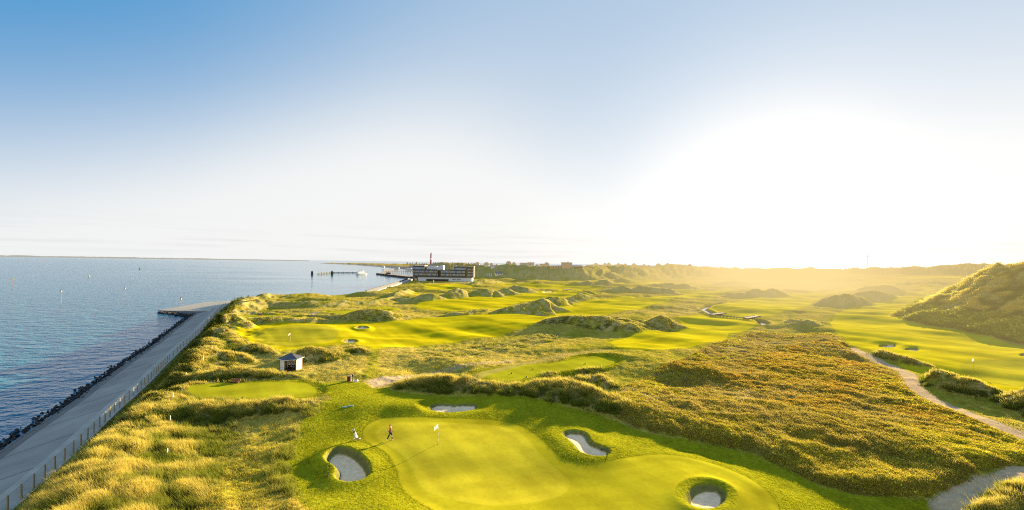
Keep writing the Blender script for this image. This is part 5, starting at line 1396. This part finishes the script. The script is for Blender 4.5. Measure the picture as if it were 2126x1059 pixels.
# ------------------------------------------------------------------ sea
def mat_sea():
    m, nt, out = nt_new('sea_water')
    geo = N(nt, 'ShaderNodeNewGeometry')
    mp = N(nt, 'ShaderNodeMapping'); mp.inputs['Rotation'].default_value = (0, 0, .25); mp.inputs['Scale'].default_value = (.55, 1.0, 1.0)
    nt.links.new(geo.outputs['Position'], mp.inputs['Vector'])
    def nz(sc_, det, vec=None):
        n = N(nt, 'ShaderNodeTexNoise'); n.inputs['Scale'].default_value = sc_; n.inputs['Detail'].default_value = det
        nt.links.new(vec or mp.outputs[0], n.inputs['Vector']); return n.outputs[0]
    a = nz(.42, 3); b = nz(1.5, 3); c = nz(.16, 2)
    hgt = math_n(nt, 'ADD', math_n(nt, 'MULTIPLY', a, .55), math_n(nt, 'ADD', math_n(nt, 'MULTIPLY', b, .16), math_n(nt, 'MULTIPLY', c, .35)))
    # calm slicks: sheltered water along the harbour side
    sep = N(nt, 'ShaderNodeSeparateXYZ'); nt.links.new(geo.outputs['Position'], sep.inputs[0])
    az = math_n(nt, 'DIVIDE', sep.outputs[0], math_n(nt, 'MAXIMUM', sep.outputs[1], 20.0))
    slick = nz(.012, 4)
    t = math_n(nt, 'ADD', az, math_n(nt, 'MULTIPLY', math_n(nt, 'SUBTRACT', slick, .5), .9))
    mr = N(nt, 'ShaderNodeMapRange'); mr.interpolation_type = 'SMOOTHSTEP'
    mr.inputs['From Min'].default_value = -1.0; mr.inputs['From Max'].default_value = -.40; mr.inputs['To Min'].default_value = 1.0; mr.inputs['To Max'].default_value = .05
    nt.links.new(t, mr.inputs['Value'])
    bp = N(nt, 'ShaderNodeBump'); bp.inputs['Distance'].default_value = 1.8
    nt.links.new(hgt, bp.inputs['Height']); nt.links.new(math_n(nt, 'MULTIPLY', mr.outputs[0], 1.0), bp.inputs['Strength'])
    p = N(nt, 'ShaderNodeBsdfPrincipled'); p.inputs['Base Color'].default_value = (.003, .125, .225, 1); p.inputs['IOR'].default_value = 1.33
    p.inputs['Roughness'].default_value = .12; p.inputs['Specular Tint'].default_value = (.55, .90, 1, 1); p.inputs['Specular IOR Level'].default_value = .24
    nt.links.new(bp.outputs[0], p.inputs['Normal'])
    nt.links.new(p.outputs[0], out.inputs[0])
    return m
sea = MB(); S = 42000
sea.add([(-S, -2000, SEA), (S, -2000, SEA), (S, S, SEA), (-S, S, SEA)], [(0, 1, 2, 3)])
tag(sea.build('sea', mat_sea()), kind='structure')

# ------------------------------------------------------------------ light, sky, camera
SUN_AZ, SUN_EL = math.atan2(1715 - CX, F), math.radians(11.5)
sd = Vector((math.sin(SUN_AZ) * math.cos(SUN_EL), math.cos(SUN_AZ) * math.cos(SUN_EL), math.sin(SUN_EL)))
L = bpy.data.lights.new('sun', 'SUN'); L.energy = 19.0; L.angle = math.radians(.6); L.color = (1, .78, .42)
lo = bpy.data.objects.new('sun', L); COL.objects.link(lo); lo.rotation_euler = sd.to_track_quat('Z', 'Y').to_euler()

w = bpy.data.worlds.new('World'); sc.world = w; w.use_nodes = True
nt = w.node_tree; nt.nodes.clear()
wo = N(nt, 'ShaderNodeOutputWorld'); bg = N(nt, 'ShaderNodeBackground'); nt.links.new(bg.outputs[0], wo.inputs[0])
sky = N(nt, 'ShaderNodeTexSky'); sky.sky_type = 'NISHITA'; sky.sun_disc = False; sky.sun_elevation = SUN_EL; sky.sun_rotation = SUN_AZ; sky.air_density = 1.2; sky.dust_density = 1.5
tc = N(nt, 'ShaderNodeTexCoord')
gd = Vector((math.sin(GLOW_AZ - .06), math.cos(GLOW_AZ - .06), .06)).normalized()
dt = N(nt, 'ShaderNodeVectorMath', operation='DOT_PRODUCT'); dt.inputs[1].default_value = gd
nt.links.new(tc.outputs['Generated'], dt.inputs[0])
ang = math_n(nt, 'DIVIDE', math_n(nt, 'ARCCOSINE', math_n(nt, 'MINIMUM', dt.outputs['Value'], 1.0)), PI)
sp = N(nt, 'ShaderNodeSeparateXYZ'); nt.links.new(tc.outputs['Generated'], sp.inputs[0])
el = math_n(nt, 'DIVIDE', math_n(nt, 'ARCSINE', math_n(nt, 'MAXIMUM', sp.outputs[2], 0.0)), PI / 2)
def ramp(src, pts):
    r = N(nt, 'ShaderNodeValToRGB'); r.color_ramp.interpolation = 'B_SPLINE'
    e = r.color_ramp.elements
    while len(e) > 1: e.remove(e[-1])
    e[0].position = pts[0][0]; e[0].color = (pts[0][1],) * 3 + (1,)
    for p_, v_ in pts[1:]:
        k = e.new(p_); k.color = (v_,) * 3 + (1,)
    nt.links.new(src, r.inputs[0]); return r.outputs[0]
D_ = 180.0
ws = ramp(ang, [(0, 1), (6/D_, 1), (12/D_, .85), (19/D_, .58), (28/D_, .45), (40/D_, .40), (50/D_, .31), (60/D_, .19), (70/D_, .09), (84/D_, .015), (96/D_, 0)])
sh = ramp(ang, [(0, 0), (12/D_, .04), (22/D_, .20), (34/D_, .40), (45/D_, .45), (56/D_, .34), (68/D_, .18), (84/D_, .0)])
ee = math_n(nt, 'SUBTRACT', el, math_n(nt, 'MULTIPLY', sh, 30 / 90))
e2 = math_n(nt, 'ADD', ee, 15 / 90)
o_ = 15.0
wh = ramp(e2, [(0, .95), ((o_ + 0)/90, .93), ((o_ + 3)/90, .82), ((o_ + 6)/90, .64), ((o_ + 9.5)/90, .42), ((o_ + 13)/90, .24), ((o_ + 17)/90, .11), ((o_ + 21)/90, .03), ((o_ + 27)/90, 0)])
wt0 = math_n(nt, 'SUBTRACT', 1.0, math_n(nt, 'MULTIPLY', math_n(nt, 'SUBTRACT', 1.0, ws), math_n(nt, 'SUBTRACT', 1.0, wh)))
# unseen sky behind the camera, whitened as added fill for the shadows
back_fill = ramp(ang, [(0, 0), (98/D_, 0), (125/D_, .75), (180/D_, .8)])
wt = math_n(nt, 'MAXIMUM', wt0, back_fill)
# thin streaks of cloud low over the sea
mp = N(nt, 'ShaderNodeMapping'); mp.inputs['Scale'].default_value = (3, 3, 70)
nt.links.new(tc.outputs['Generated'], mp.inputs[0])
cn = N(nt, 'ShaderNodeTexNoise'); cn.inputs['Scale'].default_value = 1.3; cn.inputs['Detail'].default_value = 5; nt.links.new(mp.outputs[0], cn.inputs['Vector'])
band = ramp(el, [(0, .3), (1.2 / 90, .9), (2.6 / 90, 1), (4.2 / 90, .15), (6 / 90, 0)])
cl = math_n(nt, 'MULTIPLY', math_n(nt, 'MULTIPLY', math_n(nt, 'SUBTRACT', cn.outputs[0], .46, True), 1.0), band)
blue = N(nt, 'ShaderNodeMixRGB'); blue.inputs[1].default_value = (.018, .285, .63, 1); blue.inputs[2].default_value = (.97, .965, .94, 1)
nt.links.new(wt, blue.inputs[0])
cm = N(nt, 'ShaderNodeMixRGB'); cm.inputs[2].default_value = (.60, .60, .64, 1); nt.links.new(math_n(nt, 'MULTIPLY', cl, 1.5, True), cm.inputs[0]); nt.links.new(blue.outputs[0], cm.inputs[1])
core = ramp(ang, [(0, 1), (10 / 180, .55), (24 / 180, .1), (34 / 180, 0)])
boost = N(nt, 'ShaderNodeVectorMath', operation='SCALE'); nt.links.new(cm.outputs[0], boost.inputs[0]); nt.links.new(math_n(nt, 'ADD', math_n(nt, 'MULTIPLY', core, .18), .97), boost.inputs['Scale'])
nis = N(nt, 'ShaderNodeVectorMath', operation='SCALE'); nt.links.new(sky.outputs[0], nis.inputs[0]); nis.inputs['Scale'].default_value = .006
sm = N(nt, 'ShaderNodeVectorMath', operation='ADD'); nt.links.new(boost.outputs[0], sm.inputs[0]); nt.links.new(nis.outputs[0], sm.inputs[1])
nt.links.new(sm.outputs[0], bg.inputs[0]); bg.inputs[1].default_value = 1.0

cam = bpy.data.cameras.new('camera'); co = bpy.data.objects.new('camera', cam); COL.objects.link(co); sc.camera = co
cam.sensor_width = 36; cam.lens = 36 * F / 2126; cam.clip_start = .5; cam.clip_end = 90000
cam.shift_y = (CY - 529.5) / 2126
co.location = (0, 0, H0)
co.rotation_euler = (Matrix.Rotation(PI / 2, 4, 'X') @ Matrix.Rotation(RHO, 4, 'Z')).to_euler()

sc.view_settings.view_transform = 'Standard'; sc.view_settings.look = 'None'; sc.view_settings.exposure = 0
sc.render.engine = 'CYCLES'
cy = sc.cycles
cy.max_bounces = 5; cy.diffuse_bounces = 2; cy.glossy_bounces = 2; cy.transmission_bounces = 3; cy.transparent_max_bounces = 6
cy.use_denoising = False; cy.filter_width = 1.15
try: cy.denoiser = 'OPENIMAGEDENOISE'
except Exception: pass
cy.sample_clamp_indirect = 6
